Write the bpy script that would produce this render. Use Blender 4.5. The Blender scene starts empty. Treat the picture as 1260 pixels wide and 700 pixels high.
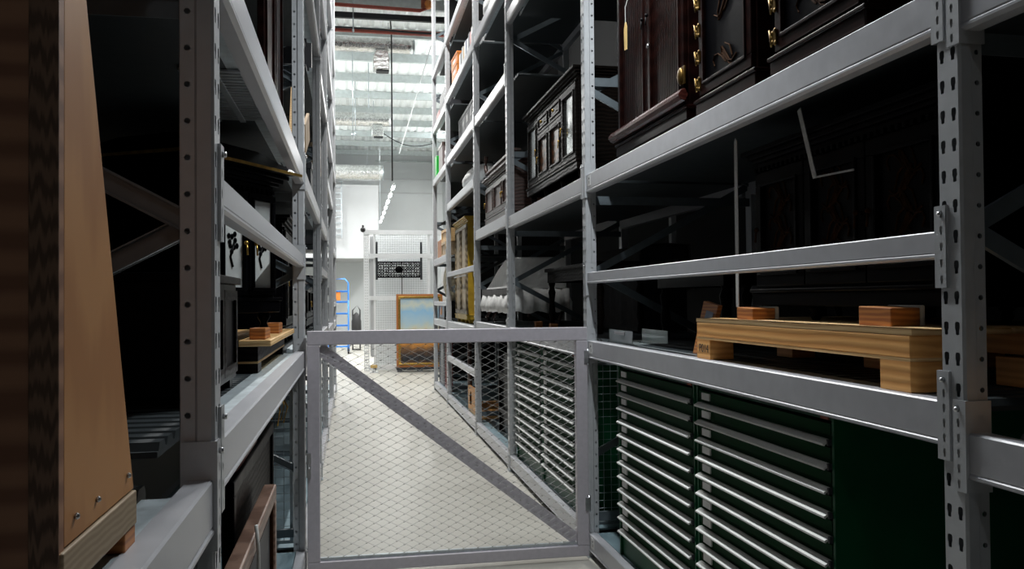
import bpy, math, random
from mathutils import Vector, Matrix
random.seed(7)
S = bpy.context.scene
C = S.collection
PI = math.pi
XR, XL = 1.345, -0.255            # faces of the right and the left rack
YP = [-1.36, 1.71, 4.80, 7.31, 9.33, 12.15, 14.15]   # uprights along the aisle
DEP = 1.10                         # rack depth, front post to rear post
RACK_H = 6.90

# ------------------------------------------------------------------ materials
def mat(name, base, rough=0.5, metal=0.0, kind=None, scale=8.0, amt=0.12, dark=None, bump=0.0, stretch=(1, 1, 1),
        emit=None, estr=0.0, spec=0.5, detail=4.0, rvar=0.0):
    m = bpy.data.materials.new(name); m.use_nodes = True
    nt = m.node_tree; N = nt.nodes; L = nt.links
    b = N['Principled BSDF']
    b.inputs['Roughness'].default_value = rough
    b.inputs['Metallic'].default_value = metal
    b.inputs['Specular IOR Level'].default_value = spec
    tc = N.new('ShaderNodeTexCoord'); mp = N.new('ShaderNodeMapping')
    mp.inputs['Scale'].default_value = stretch
    L.new(tc.outputs['Object'], mp.inputs['Vector'])
    nz = N.new('ShaderNodeTexNoise'); nz.inputs['Scale'].default_value = scale; nz.inputs['Detail'].default_value = detail
    L.new(mp.outputs['Vector'], nz.inputs['Vector'])
    fac = nz.outputs['Fac']
    if kind == 'wood':
        wv = N.new('ShaderNodeTexWave'); wv.wave_type = 'BANDS'; wv.bands_direction = 'Z'
        wv.inputs['Scale'].default_value = scale; wv.inputs['Distortion'].default_value = 6.0
        wv.inputs['Detail'].default_value = 3.0; wv.inputs['Detail Scale'].default_value = 0.8
        L.new(mp.outputs['Vector'], wv.inputs['Vector'])
        mx = N.new('ShaderNodeMix'); mx.data_type = 'FLOAT'; mx.inputs['Factor'].default_value = 0.55
        L.new(nz.outputs['Fac'], mx.inputs['A']); L.new(wv.outputs['Fac'], mx.inputs['B'])
        fac = mx.outputs['Result']
    cr = N.new('ShaderNodeValToRGB')
    d = dark if dark else tuple(c * (1 - amt * 2) for c in base)
    e = cr.color_ramp.elements
    e[0].position = 0.3; e[1].position = 0.7
    e[0].color = (*d, 1); e[1].color = (*base, 1)
    L.new(fac, cr.inputs['Fac']); L.new(cr.outputs['Color'], b.inputs['Base Color'])
    if rvar:
        mr = N.new('ShaderNodeMapRange')
        mr.inputs['To Min'].default_value = max(0.03, rough - rvar); mr.inputs['To Max'].default_value = min(1, rough + rvar)
        L.new(nz.outputs['Fac'], mr.inputs['Value']); L.new(mr.outputs['Result'], b.inputs['Roughness'])
    if bump:
        bp = N.new('ShaderNodeBump'); bp.inputs['Strength'].default_value = bump; bp.inputs['Distance'].default_value = 0.02
        L.new(fac, bp.inputs['Height']); L.new(bp.outputs['Normal'], b.inputs['Normal'])
    if emit:
        b.inputs['Emission Color'].default_value = (*emit, 1); b.inputs['Emission Strength'].default_value = estr
    return m

M = {}
M['paint'] = mat('grey_rack_paint', (0.48, 0.495, 0.515), 0.36, 0.15, scale=26, amt=0.05, rvar=0.08)
M['rail'] = mat('grey_beam_paint', (0.47, 0.475, 0.505), 0.34, 0.15, scale=18, amt=0.05, rvar=0.08)
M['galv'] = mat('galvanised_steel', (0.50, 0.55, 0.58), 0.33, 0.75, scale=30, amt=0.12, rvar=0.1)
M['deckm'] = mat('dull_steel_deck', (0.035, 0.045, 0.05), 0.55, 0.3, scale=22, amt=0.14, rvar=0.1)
M['lip'] = mat('galvanised_lip', (0.62, 0.70, 0.74), 0.4, 0.5, scale=22, amt=0.14, rvar=0.1)
M['sheet'] = mat('blue_grey_sheet', (0.27, 0.38, 0.43), 0.35, 0.25, scale=5, amt=0.12, rvar=0.12)
M['bracem'] = mat('dark_brace_steel', (0.15, 0.18, 0.20), 0.4, 0.4, scale=20, amt=0.1)
M['bolt'] = mat('zinc_bolt', (0.55, 0.56, 0.58), 0.3, 0.9, scale=40, amt=0.1)
M['rust'] = mat('orange_pin', (0.30, 0.07, 0.03), 0.6, 0.1, scale=40, amt=0.2)
M['hole'] = mat('dark_recess', (0.012, 0.013, 0.015), 0.8, 0, scale=10, amt=0.1)
M['gate'] = mat('gate_paint', (0.47, 0.445, 0.49), 0.42, 0.1, scale=40, amt=0.05, rvar=0.05)
M['wire'] = mat('steel_cable', (0.50, 0.50, 0.49), 0.4, 0.5, scale=60, amt=0.2)
M['ferrule'] = mat('bright_ferrule', (0.62, 0.62, 0.60), 0.25, 0.85, scale=60, amt=0.1)
M['sticker'] = mat('white_sticker', (0.72, 0.72, 0.72), 0.5, 0, scale=30, amt=0.04)
M['ink'] = mat('dark_ink', (0.03, 0.03, 0.035), 0.6, 0, scale=30, amt=0.1)
M['green'] = mat('green_cabinet_paint', (0.004, 0.075, 0.030), 0.45, 0.0, scale=9, amt=0.1, rvar=0.05, spec=0.2)
M['green2'] = mat('green_drawer_paint', (0.003, 0.040, 0.012), 0.55, 0.0, scale=9, amt=0.1, rvar=0.05, spec=0.04)
M['alu'] = mat('aluminium_handle', (0.64, 0.65, 0.63), 0.62, 0.0, scale=14, amt=0.05, stretch=(1, 8, 1))
M['pine'] = mat('pine_wood', (0.86, 0.45, 0.145), 0.55, 0, 'wood', 2.2, dark=(0.72, 0.33, 0.09), bump=0.08, stretch=(3, .55, 6))
M['pine2'] = mat('pale_pine_wood', (0.80, 0.55, 0.27), 0.6, 0, 'wood', 4, dark=(0.62, 0.37, 0.15), bump=0.08, stretch=(2, .5, 5))
M['chock'] = mat('orange_chock_wood', (0.52, 0.20, 0.05), 0.55, 0, 'wood', 4, dark=(0.33, 0.11, 0.03), stretch=(2, .8, 5))
M['felt'] = mat('white_felt', (0.70, 0.69, 0.66), 0.9, 0, scale=60, amt=0.06)
M['ply'] = mat('plywood_face', (0.52, 0.245, 0.085), 0.55, 0, 'wood', 3.2, dark=(0.43, 0.185, 0.058), stretch=(3, 2.6, .35))
M['plyside'] = mat('plywood_end', (0.36, 0.18, 0.10), 0.6, 0, 'wood', 2.2, dark=(0.22, 0.10, 0.055), stretch=(.5, 2, 3.2))
M['plyedge'] = mat('plywood_edge', (0.20, 0.115, 0.07), 0.7, 0, 'wood', 30, dark=(0.09, 0.05, 0.03), stretch=(6, 1, .3))
M['batten'] = mat('pale_batten', (0.36, 0.27, 0.17), 0.65, 0, 'wood', 9, dark=(0.28, 0.20, 0.12), stretch=(1, 1, 4))
M['black'] = mat('black_lacquer', (0.0014, 0.0014, 0.002), 0.36, 0, scale=8, amt=0.2, rvar=0.08, spec=0.05)
M['ebony'] = mat('dark_carved_wood', (0.009, 0.006, 0.0045), 0.42, 0, 'wood', 12, dark=(0.004, 0.0028, 0.002), bump=0.15, spec=0.07)
M['walnut'] = mat('walnut_panel', (0.16, 0.06, 0.022), 0.35, 0, 'wood', 9, dark=(0.035, 0.014, 0.008), stretch=(2, 2, .6))
M['mahog'] = mat('mahogany', (0.0085, 0.0022, 0.0016), 0.36, 0, 'wood', 9, dark=(0.004, 0.001, 0.0008), stretch=(2, 3, .4), spec=0.07)
M['mahogp'] = mat('polished_mahogany', (0.06, 0.015, 0.011), 0.22, 0, 'wood', 9, dark=(0.035, 0.008, 0.006), stretch=(2, 1, 2))
M['brownc'] = mat('brown_carved_chest', (0.10, 0.055, 0.045), 0.4, 0, 'wood', 10, dark=(0.05, 0.026, 0.02), bump=0.1)
M['frameb'] = mat('brown_frame_moulding', (0.21, 0.125, 0.09), 0.4, 0, 'wood', 10, dark=(0.12, 0.065, 0.045), bump=0.1)
M['mauve'] = mat('faded_panel', (0.20, 0.155, 0.15), 0.5, 0, scale=6, amt=0.12)
M['gold'] = mat('gilt_brass', (0.55, 0.34, 0.08), 0.32, 0.9, scale=30, amt=0.2)
M['antgold'] = mat('antique_gilt', (0.20, 0.115, 0.025), 0.42, 0.8, scale=40, amt=0.3)
M['goldpaint'] = mat('dull_gilt_paint', (0.035, 0.014, 0.005), 0.8, 0.0, scale=30, amt=0.25, spec=0.04)
M['redlac'] = mat('red_lacquer', (0.16, 0.012, 0.012), 0.35, 0, scale=9, amt=0.2)
M['mirror'] = mat('aged_mirror', (0.70, 0.74, 0.72), 0.12, 0.85, scale=7, dark=(0.35, 0.37, 0.36), rvar=0.1)
M['cream'] = mat('painted_cream_panel', (0.60, 0.62, 0.60), 0.4, 0, scale=5, dark=(0.34, 0.36, 0.36))
M['cloth'] = mat('white_dust_cloth', (0.90, 0.90, 0.88), 0.85, 0, scale=16, amt=0.08, bump=0.35)
M['greycloth'] = mat('grey_dust_cloth', (0.10, 0.098, 0.098), 0.9, 0, scale=16, amt=0.12, bump=0.3)
M['yellow'] = mat('yellow_cabinet_paint', (0.62, 0.40, 0.02), 0.5, 0, scale=7, dark=(0.40, 0.24, 0.02))
M['beige'] = mat('worn_beige_paint', (0.48, 0.38, 0.23), 0.55, 0, scale=9, dark=(0.26, 0.18, 0.10))
M['wornwood'] = mat('worn_grey_beige_wood', (0.36, 0.29, 0.18), 0.6, 0, 'wood', 6, dark=(0.16, 0.12, 0.07), stretch=(2, 2, .6))
M['orange'] = mat('orange_card', (0.62, 0.20, 0.03), 0.5, 0, scale=9, amt=0.1)
M['kraft'] = mat('kraft_card', (0.55, 0.40, 0.25), 0.7, 0, scale=9, amt=0.08)
M['white'] = mat('white_card', (0.75, 0.75, 0.75), 0.5, 0, scale=9, amt=0.06)
M['greycard'] = mat('grey_card', (0.13, 0.135, 0.15), 0.6, 0, scale=9, amt=0.1)
M['slate'] = mat('slate_case', (0.022, 0.024, 0.03), 0.5, 0, scale=9, amt=0.1)
M['pinkcard'] = mat('pink_card', (0.60, 0.33, 0.33), 0.6, 0, scale=9, amt=0.1)
M['brightgreen'] = mat('bright_green_plastic', (0.02, 0.55, 0.06), 0.4, 0, scale=9, amt=0.1)
M['floral'] = mat('flowered_fabric', (0.62, 0.56, 0.42), 0.85, 0, scale=16, dark=(0.25, 0.21, 0.14))
M['strap'] = mat('white_webbing', (0.55, 0.55, 0.53), 0.8, 0, scale=90, amt=0.1)
M['tag'] = mat('manila_tag', (0.62, 0.42, 0.16), 0.6, 0, scale=20, amt=0.08)
M['navy'] = mat('navy_print', (0.05, 0.07, 0.14), 0.5, 0, scale=9, dark=(0.22, 0.26, 0.33))
M['blue'] = mat('blue_painted_tube', (0.04, 0.24, 0.72), 0.35, 0.1, scale=20, amt=0.06)
M['rubber'] = mat('black_rubber', (0.015, 0.015, 0.016), 0.6, 0, scale=30, amt=0.1)
M['whitem'] = mat('white_powder_coat', (0.84, 0.86, 0.87), 0.4, 0.0, scale=20, amt=0.03)
M['floor'] = mat('pale_concrete', (0.46, 0.445, 0.40), 0.38, 0, scale=1.6, dark=(0.39, 0.375, 0.333), rvar=0.12, detail=9)
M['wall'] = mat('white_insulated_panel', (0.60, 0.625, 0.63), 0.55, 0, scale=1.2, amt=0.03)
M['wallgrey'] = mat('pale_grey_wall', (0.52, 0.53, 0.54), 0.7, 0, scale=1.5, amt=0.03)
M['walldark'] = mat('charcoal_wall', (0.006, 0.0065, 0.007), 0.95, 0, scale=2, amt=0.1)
M['roofm'] = mat('white_corrugated_roof', (0.86, 0.89, 0.89), 0.5, 0.0, scale=3, amt=0.03)
M['purlin'] = mat('galvanised_purlin', (0.56, 0.61, 0.61), 0.45, 0.2, scale=12, amt=0.08)
M['foil'] = mat('crinkled_foil', (0.80, 0.81, 0.80), 0.22, 0.95, scale=16, dark=(0.45, 0.46, 0.45), bump=0.9, rvar=0.1)
M['redpipe'] = mat('red_sprinkler_pipe', (0.33, 0.055, 0.035), 0.45, 0.0, scale=14, amt=0.12)
M['blackst'] = mat('black_steel', (0.012, 0.016, 0.02), 0.5, 0.1, scale=14, amt=0.1)
M['led'] = mat('led_diffuser', (0.9, 0.9, 0.9), 0.4, 0, scale=9, amt=0.02, emit=(0.95, 0.98, 1.0), estr=9.0)
M['frost'] = mat('clear_acrylic', (0.55, 0.62, 0.62), 0.08, 0.0, scale=9, amt=0.05)

def painting_mat():
    m = bpy.data.materials.new('landscape_painting'); m.use_nodes = True
    nt = m.node_tree; N = nt.nodes; L = nt.links; b = N['Principled BSDF']; b.inputs['Roughness'].default_value = 0.4
    tc = N.new('ShaderNodeTexCoord'); sx = N.new('ShaderNodeSeparateXYZ'); L.new(tc.outputs['Object'], sx.inputs[0])
    nz = N.new('ShaderNodeTexNoise'); nz.inputs['Scale'].default_value = 5; nz.inputs['Detail'].default_value = 6
    L.new(tc.outputs['Object'], nz.inputs['Vector'])
    ma = N.new('ShaderNodeMath'); ma.operation = 'MULTIPLY_ADD'; ma.inputs[1].default_value = 0.34; ma.inputs[2].default_value = -0.17
    L.new(nz.outputs['Fac'], ma.inputs[0])
    ad = N.new('ShaderNodeMath'); L.new(sx.outputs['Z'], ad.inputs[0]); L.new(ma.outputs[0], ad.inputs[1])
    mr = N.new('ShaderNodeMapRange'); mr.inputs['From Min'].default_value = 0.0; mr.inputs['From Max'].default_value = 1.5
    L.new(ad.outputs[0], mr.inputs['Value'])
    cr = N.new('ShaderNodeValToRGB'); e = cr.color_ramp.elements
    cols = [(0.0, (.10, .05, .025)), (.18, (.045, .03, .025)), (.26, (.22, .11, .045)), (.32, (.55, .24, .05)), (.45, (.70, .36, .10)),
            (.53, (.62, .62, .50)), (.62, (.45, .60, .68)), (.78, (.30, .54, .76)), (.87, (.62, .66, .58)), (1.0, (.22, .46, .72))]
    while len(e) < len(cols): e.new(0.5)
    for i, (p, c) in enumerate(cols): e[i].position = p; e[i].color = (*c, 1)
    L.new(mr.outputs['Result'], cr.inputs['Fac']); L.new(cr.outputs['Color'], b.inputs['Base Color'])
    return m
M['painting'] = painting_mat()

# ------------------------------------------------------------------ mesh builder
class MB:
    def __init__(s): s.v = []; s.f = []; s.sm = []
    def add(s, vs, fs, smooth=False):
        o = len(s.v); s.v += [tuple(p) for p in vs]
        for f in fs: s.f.append(tuple(i + o for i in f)); s.sm.append(smooth)
        return s
    def box(s, x0, x1, y0, y1, z0, z1):
        x0, x1 = min(x0, x1), max(x0, x1); y0, y1 = min(y0, y1), max(y0, y1); z0, z1 = min(z0, z1), max(z0, z1)
        v = [(x, y, z) for x in (x0, x1) for y in (y0, y1) for z in (z0, z1)]
        return s.add(v, [(0, 1, 3, 2), (4, 6, 7, 5), (0, 4, 5, 1), (2, 3, 7, 6), (0, 2, 6, 4), (1, 5, 7, 3)])
    def bar(s, a, b, w, h, up=(0, 0, 1)):
        a, b, up = Vector(a), Vector(b), Vector(up); d = (b - a).normalized()
        sd = d.cross(up)
        if sd.length < 1e-4: sd = d.cross(Vector((1, 0, 0)))
        sd.normalize(); u = sd.cross(d)
        v = [p + sd * (w / 2 * i) + u * (h / 2 * j) for p in (a, b) for i in (-1, 1) for j in (-1, 1)]
        return s.add(v, [(0, 1, 3, 2), (4, 6, 7, 5), (0, 4, 5, 1), (2, 3, 7, 6), (0, 2, 6, 4), (1, 5, 7, 3)])
    def prism(s, poly, ax, a0, a1):
        n = len(poly)
        def P(p, t):
            return {'x': (t, p[0], p[1]), 'y': (p[0], t, p[1]), 'z': (p[0], p[1], t)}[ax]
        v = [P(p, a0) for p in poly] + [P(p, a1) for p in poly]
        f = [(i, (i + 1) % n, n + (i + 1) % n, n + i) for i in range(n)] + [tuple(range(n - 1, -1, -1)), tuple(range(n, 2 * n))]
        return s.add(v, f)
    def tube(s, pts, r, n=8, closed=False):
        pts = [Vector(p) for p in pts]; rings = []; ref = None
        rr = r if isinstance(r, (list, tuple)) else [r] * len(pts)
        for i, p in enumerate(pts):
            a = pts[i - 1] if (i > 0 or closed) else p
            b = pts[(i + 1) % len(pts)] if (i < len(pts) - 1 or closed) else p
            d = (b - a)
            d = d.normalized() if d.length > 1e-9 else Vector((0, 0, 1))
            if ref is None: ref = Vector((0, 0, 1)) if abs(d.z) < .9 else Vector((1, 0, 0))
            x = d.cross(ref); x.normalize(); y = d.cross(x); ref = -y if False else ref
            rings.append([p + (x * math.cos(2 * PI * k / n) + y * math.sin(2 * PI * k / n)) * rr[i] for k in range(n)])
        v = [q for ring in rings for q in ring]; f = []; m = len(rings)
        for i in range(m if closed else m - 1):
            for k in range(n):
                j = (i + 1) % m
                f.append((i * n + k, i * n + (k + 1) % n, j * n + (k + 1) % n, j * n + k))
        if not closed: f += [tuple(range(n - 1, -1, -1)), tuple((m - 1) * n + k for k in range(n))]
        return s.add(v, f, n > 5)
    def lathe(s, prof, cx, cy, z0=0.0, n=12):
        v = []; f = []
        for r, z in prof:
            for k in range(n): v.append((cx + r * math.cos(2 * PI * k / n), cy + r * math.sin(2 * PI * k / n), z0 + z))
        for i in range(len(prof) - 1):
            for k in range(n): f.append((i * n + k, i * n + (k + 1) % n, (i + 1) * n + (k + 1) % n, (i + 1) * n + k))
        f += [tuple(range(n - 1, -1, -1)), tuple((len(prof) - 1) * n + k for k in range(n))]
        return s.add(v, f, True)
    def sphere(s, c, r, n=10, sq=(1, 1, 1)):
        v = []; f = []; m = n // 2
        for i in range(m + 1):
            t = PI * i / m; t = min(max(t, .02), PI - .02)
            for k in range(n): v.append((c[0] + r * sq[0] * math.sin(t) * math.cos(2 * PI * k / n), c[1] + r * sq[1] * math.sin(t) * math.sin(2 * PI * k / n), c[2] + r * sq[2] * math.cos(t)))
        for i in range(m):
            for k in range(n): f.append((i * n + k, (i + 1) * n + k, (i + 1) * n + (k + 1) % n, i * n + (k + 1) % n))
        return s.add(v, f, True)
    def frame(s, y0, y1, z0, z1, w, x0, x1):      # picture-frame ring in the y-z plane, thickness x0..x1
        s.box(x0, x1, y0, y1, z1 - w, z1); s.box(x0, x1, y0, y1, z0, z0 + w)
        s.box(x0, x1, y0, y0 + w, z0 + w, z1 - w); s.box(x0, x1, y1 - w, y1, z0 + w, z1 - w); return s
    def mesh(s, name, m):
        me = bpy.data.meshes.new(name); me.from_pydata(s.v, [], s.f); me.materials.append(m)
        me.polygons.foreach_set('use_smooth', s.sm); me.update(); return me

def obj(name, mb, m, parent=None, bevel=0.0, me=None, label=None):
    if me is None: me = mb.mesh(name, m if not isinstance(m, str) else M[m])
    o = bpy.data.objects.new(name, me); C.objects.link(o)
    if parent: o.parent = parent
    if bevel:
        b = o.modifiers.new('bevel', 'BEVEL'); b.width = bevel; b.segments = 2; b.limit_method = 'ANGLE'; b.angle_limit = math.radians(50)
    if label: o['label'] = label
    return o
LABELS = {}
def tag(o, label, cat, group=None):
    n = len(label.split()); assert 4 <= n <= 16, (n, label)
    assert label not in LABELS, label
    LABELS[label] = 1
    o['label'] = label; o['category'] = cat; o['kind'] = 'thing'
    if group: o['group'] = group
    return o
def thing(name, label, cat, loc=(0, 0, 0), rz=0.0, group=None):
    o = bpy.data.objects.new(name, None); C.objects.link(o); o.location = loc; o.rotation_euler = (0, 0, rz)
    return tag(o, label, cat, group)
def solo(name, mb, m, label, cat, loc=(0, 0, 0), rz=0.0, group=None, bevel=0.0):
    o = obj(name, mb, m, None, bevel); o.location = loc; o.rotation_euler = (0, 0, rz); return tag(o, label, cat, group)
def struct(name, mb, m, parent=None):
    o = obj(name, mb, m, parent)
    if not parent: o['kind'] = 'structure'
    return o
def copy_tree(o, parent=None):
    c = o.copy(); C.objects.link(c)
    if parent: c.parent = parent
    for ch in [x for x in o.children]: copy_tree(ch, c)
    return c
def side_x(side, d):      # world x of a point d metres inside the rack face
    return XR + d if side > 0 else XL - d
def side_rz(side): return 0.0 if side > 0 else PI

# ------------------------------------------------------------------ the setting
struct('floor', MB().box(-2.9, 3.9, -4.5, 34.2, -0.1, 0), 'floor')
rf = MB(); x = -2.9; prof = []
while x < 3.9:
    prof += [(x, 0), (x + .05, .04), (x + .09, .04), (x + .14, 0)]; x += .25
prof += [(3.9, 0), (3.9, .12), (-2.9, .12)]
rf.prism([(p[0], 7.30 + p[1]) for p in prof], 'y', -4.5, 34.2)
ceil = struct('ceiling', rf, 'roofm')
yy = 20.0 - 1.85 * 12
while yy < 34:
    pb = MB().prism([(yy - .035, 7.295), (yy + .035, 7.295), (yy + .035, 7.28), (yy - .02, 7.28), (yy - .02, 7.12), (yy + .05, 7.12), (yy + .05, 7.14), (yy + .06, 7.105), (yy - .035, 7.105)], 'x', -2.8, 3.8)
    obj('purlin', pb, 'purlin', ceil); yy += 1.85
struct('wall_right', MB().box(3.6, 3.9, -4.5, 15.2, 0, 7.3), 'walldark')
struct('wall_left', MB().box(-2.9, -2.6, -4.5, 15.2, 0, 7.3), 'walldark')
struct('wall_right_far', MB().box(3.6, 3.9, 15.2, 34.2, 0, 7.3), 'wall')
struct('wall_left_far', MB().box(-2.9, -2.6, 15.2, 34.2, 0, 7.3), 'wall')
struct('blocker_right_end', MB().box(1.62, 3.6, 14.45, 14.55, 0, 7.3), 'walldark')  # dark sheet added to shut off far hall light behind the racks
struct('blocker_left_end', MB().box(-2.6, -.80, 14.45, 14.55, 0, 7.3), 'walldark')  # left counterpart, also added to keep hall light out
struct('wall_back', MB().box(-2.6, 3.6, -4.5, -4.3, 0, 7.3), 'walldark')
wf = struct('wall_far', MB().box(-2.6, 3.6, 33.8, 34.1, 0, 7.3), 'wall')
for i, zz in enumerate((5.75, 6.3)):
    struct('trim_%d' % (i + 1), MB().box(1.0, 3.6, 33.78, 33.8, zz - .02, zz + .02), 'wallgrey')
struct('wall_overhang', MB().box(-2.6, .95, 30.6, 33.8, 3.0, 5.62), 'wallgrey')
struct('trim_3', MB().box(.95, 3.6, 33.7, 33.8, 6.98, 7.04), 'purlin')

# ------------------------------------------------------------------ rack parts
KH = [(.42, .44), (.22, .5), (0, .5), (-.22, .5), (-.42, .44), (-.5, .3), (-.5, -.05), (-.36, -.12), (-.34, -.46), (-.15, -.5), (0, -.5), (.15, -.5), (.34, -.46), (.36, -.12), (.5, -.05), (.5, .3)]
def keyhole(w, h): return [(a * w, b * h) for a, b in KH]
def circ(r): return [(r * math.cos(2 * PI * k / 16 + PI / 4), r * math.sin(2 * PI * k / 16 + PI / 4)) for k in range(16)]
RECT = [(1, 1), (.5, 1), (0, 1), (-.5, 1), (-1, 1), (-1, .5), (-1, 0), (-1, -.5), (-1, -1), (-.5, -1), (0, -1), (.5, -1), (1, -1), (1, -.5), (1, 0), (1, .5)]
def plate(mb, F, us, zs, holes):
    """perforated sheet: us/zs split it in cells, holes[i] = outline for cell column i (or None); F(u, z) -> xyz"""
    for i in range(len(us) - 1):
        u0, u1 = us[i], us[i + 1]
        if holes[i] is None:
            mb.add([F(u0, zs[0]), F(u1, zs[0]), F(u1, zs[-1]), F(u0, zs[-1])], [(0, 1, 2, 3)]); continue
        for j in range(len(zs) - 1):
            z0, z1 = zs[j], zs[j + 1]; cu, cz = (u0 + u1) / 2, (z0 + z1) / 2
            v = [F(cu + a * (u1 - u0) / 2, cz + b * (z1 - z0) / 2) for a, b in RECT] + [F(cu + a, cz + b) for a, b in holes[i]]
            mb.add(v, [(k, (k + 1) % 16, 16 + (k + 1) % 16, 16 + k) for k in range(16)])
    return mb
PITCH = 0.0695
def post_mesh():
    mb = MB(); n = int(RACK_H / PITCH); zs = [PITCH * k for k in range(n + 1)]; H = zs[-1]
    kh = keyhole(.0155, .030)
    plate(mb, lambda u, z: (0, u, z), [-.033, -.031, -.005, .005, .031, .033], zs, [None, kh, None, kh, None])
    for sg in (-1, 1):
        w = .0385
        def q(p0, p1): mb.add([(p0[0], sg * p0[1], 0), (p1[0], sg * p1[1], 0), (p1[0], sg * p1[1], H), (p0[0], sg * p0[1], H)], [(0, 1, 2, 3)], False)
        q((0, .033), (.0055, w)); q((.0055, w), (.031, w)); q((.031, w), (.036, .033))
        plate(mb, lambda u, z, sg=sg: (u, sg * .033, z), [.036, .041, .057, .062], zs, [None, circ(.0058), None])
        q((.062, .033), (.064, .029)); q((.064, .029), (.064, .012))
        # inner skin gives the sheet its thickness where one looks in
        mb.add([(.002, sg * .002, 0), (.060, sg * .002, 0), (.060, sg * .002, H), (.002, sg * .002, H)], [(0, 1, 2, 3)])
    mb.add([(0, -.033, H), (0, .033, H), (.064, .03, H), (.064, -.03, H)], [(0, 1, 2, 3)])
    return mb.mesh('post', M['paint'])
POST = post_mesh()
REAR = MB().box(DEP - .06, DEP, -.036, .036, 0, RACK_H).mesh('rear_post', M['paint'])
FOOT = MB().box(-.012, .10, -.06, .06, 0, .006).box(.004, .058, -.0375, .0375, .006, .012).mesh('foot', M['galv'])
def brace_mesh():
    out = []
    nodes = []; z = .58; front = True
    while z < RACK_H - .1: nodes.append((front, z)); z += .535; front = not front
    for (f0, z0), (f1, z1) in zip(nodes, nodes[1:]):
        xa, xb = (.05, DEP - .04) if f0 else (DEP - .04, .05)
        ysh = .012 if f0 else -.012
        mb = MB(); a = Vector((xa, ysh, z0)); b = Vector((xb, ysh, z1))
        mb.bar(a, b, .004, .042, (0, 0, 1)); d = Vector((0, 0, .020))
        mb.bar(a + d + Vector((0, .009, 0)), b + d + Vector((0, .009, 0)), .02, .003); mb.bar(a - d + Vector((0, .009, 0)), b - d + Vector((0, .009, 0)), .02, .003)
        out.append(mb.mesh('brace', M['bracem']))
    for z0 in (.20, 2.05, 2.75, 4.9):
        mb = MB().box(.05, DEP - .04, -.018, -.014, z0, z0 + .05).box(.05, DEP - .04, -.018, .01, z0 + .047, z0 + .05)
        out.append(mb.mesh('tie_bar', M['bracem']))
    return out
BRACES = brace_mesh()
FNAME = ['behind the viewer', 'nearest the viewer', 'holding the wire gate', 'first past the wire gate', 'second past the wire gate', 'third past the wire gate', 'last past the wire gate, beside white partition']
for side in (1, -1):
    for i, y in enumerate(YP):
        lab = 'grey perforated steel upright frame, %s rack, %s' % ('right' if side > 0 else 'left', FNAME[i])
        t = thing('rack_upright', lab, 'rack upright', (side_x(side, 0), y, 0), side_rz(side), 'perforated rack uprights along the aisle')
        obj('post', None, None, t, me=POST); obj('rear_post', None, None, t, me=REAR); obj('foot', None, None, t, me=FOOT)
        for b in BRACES: obj(b.name.split('.')[0], None, None, t, me=b)

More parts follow.
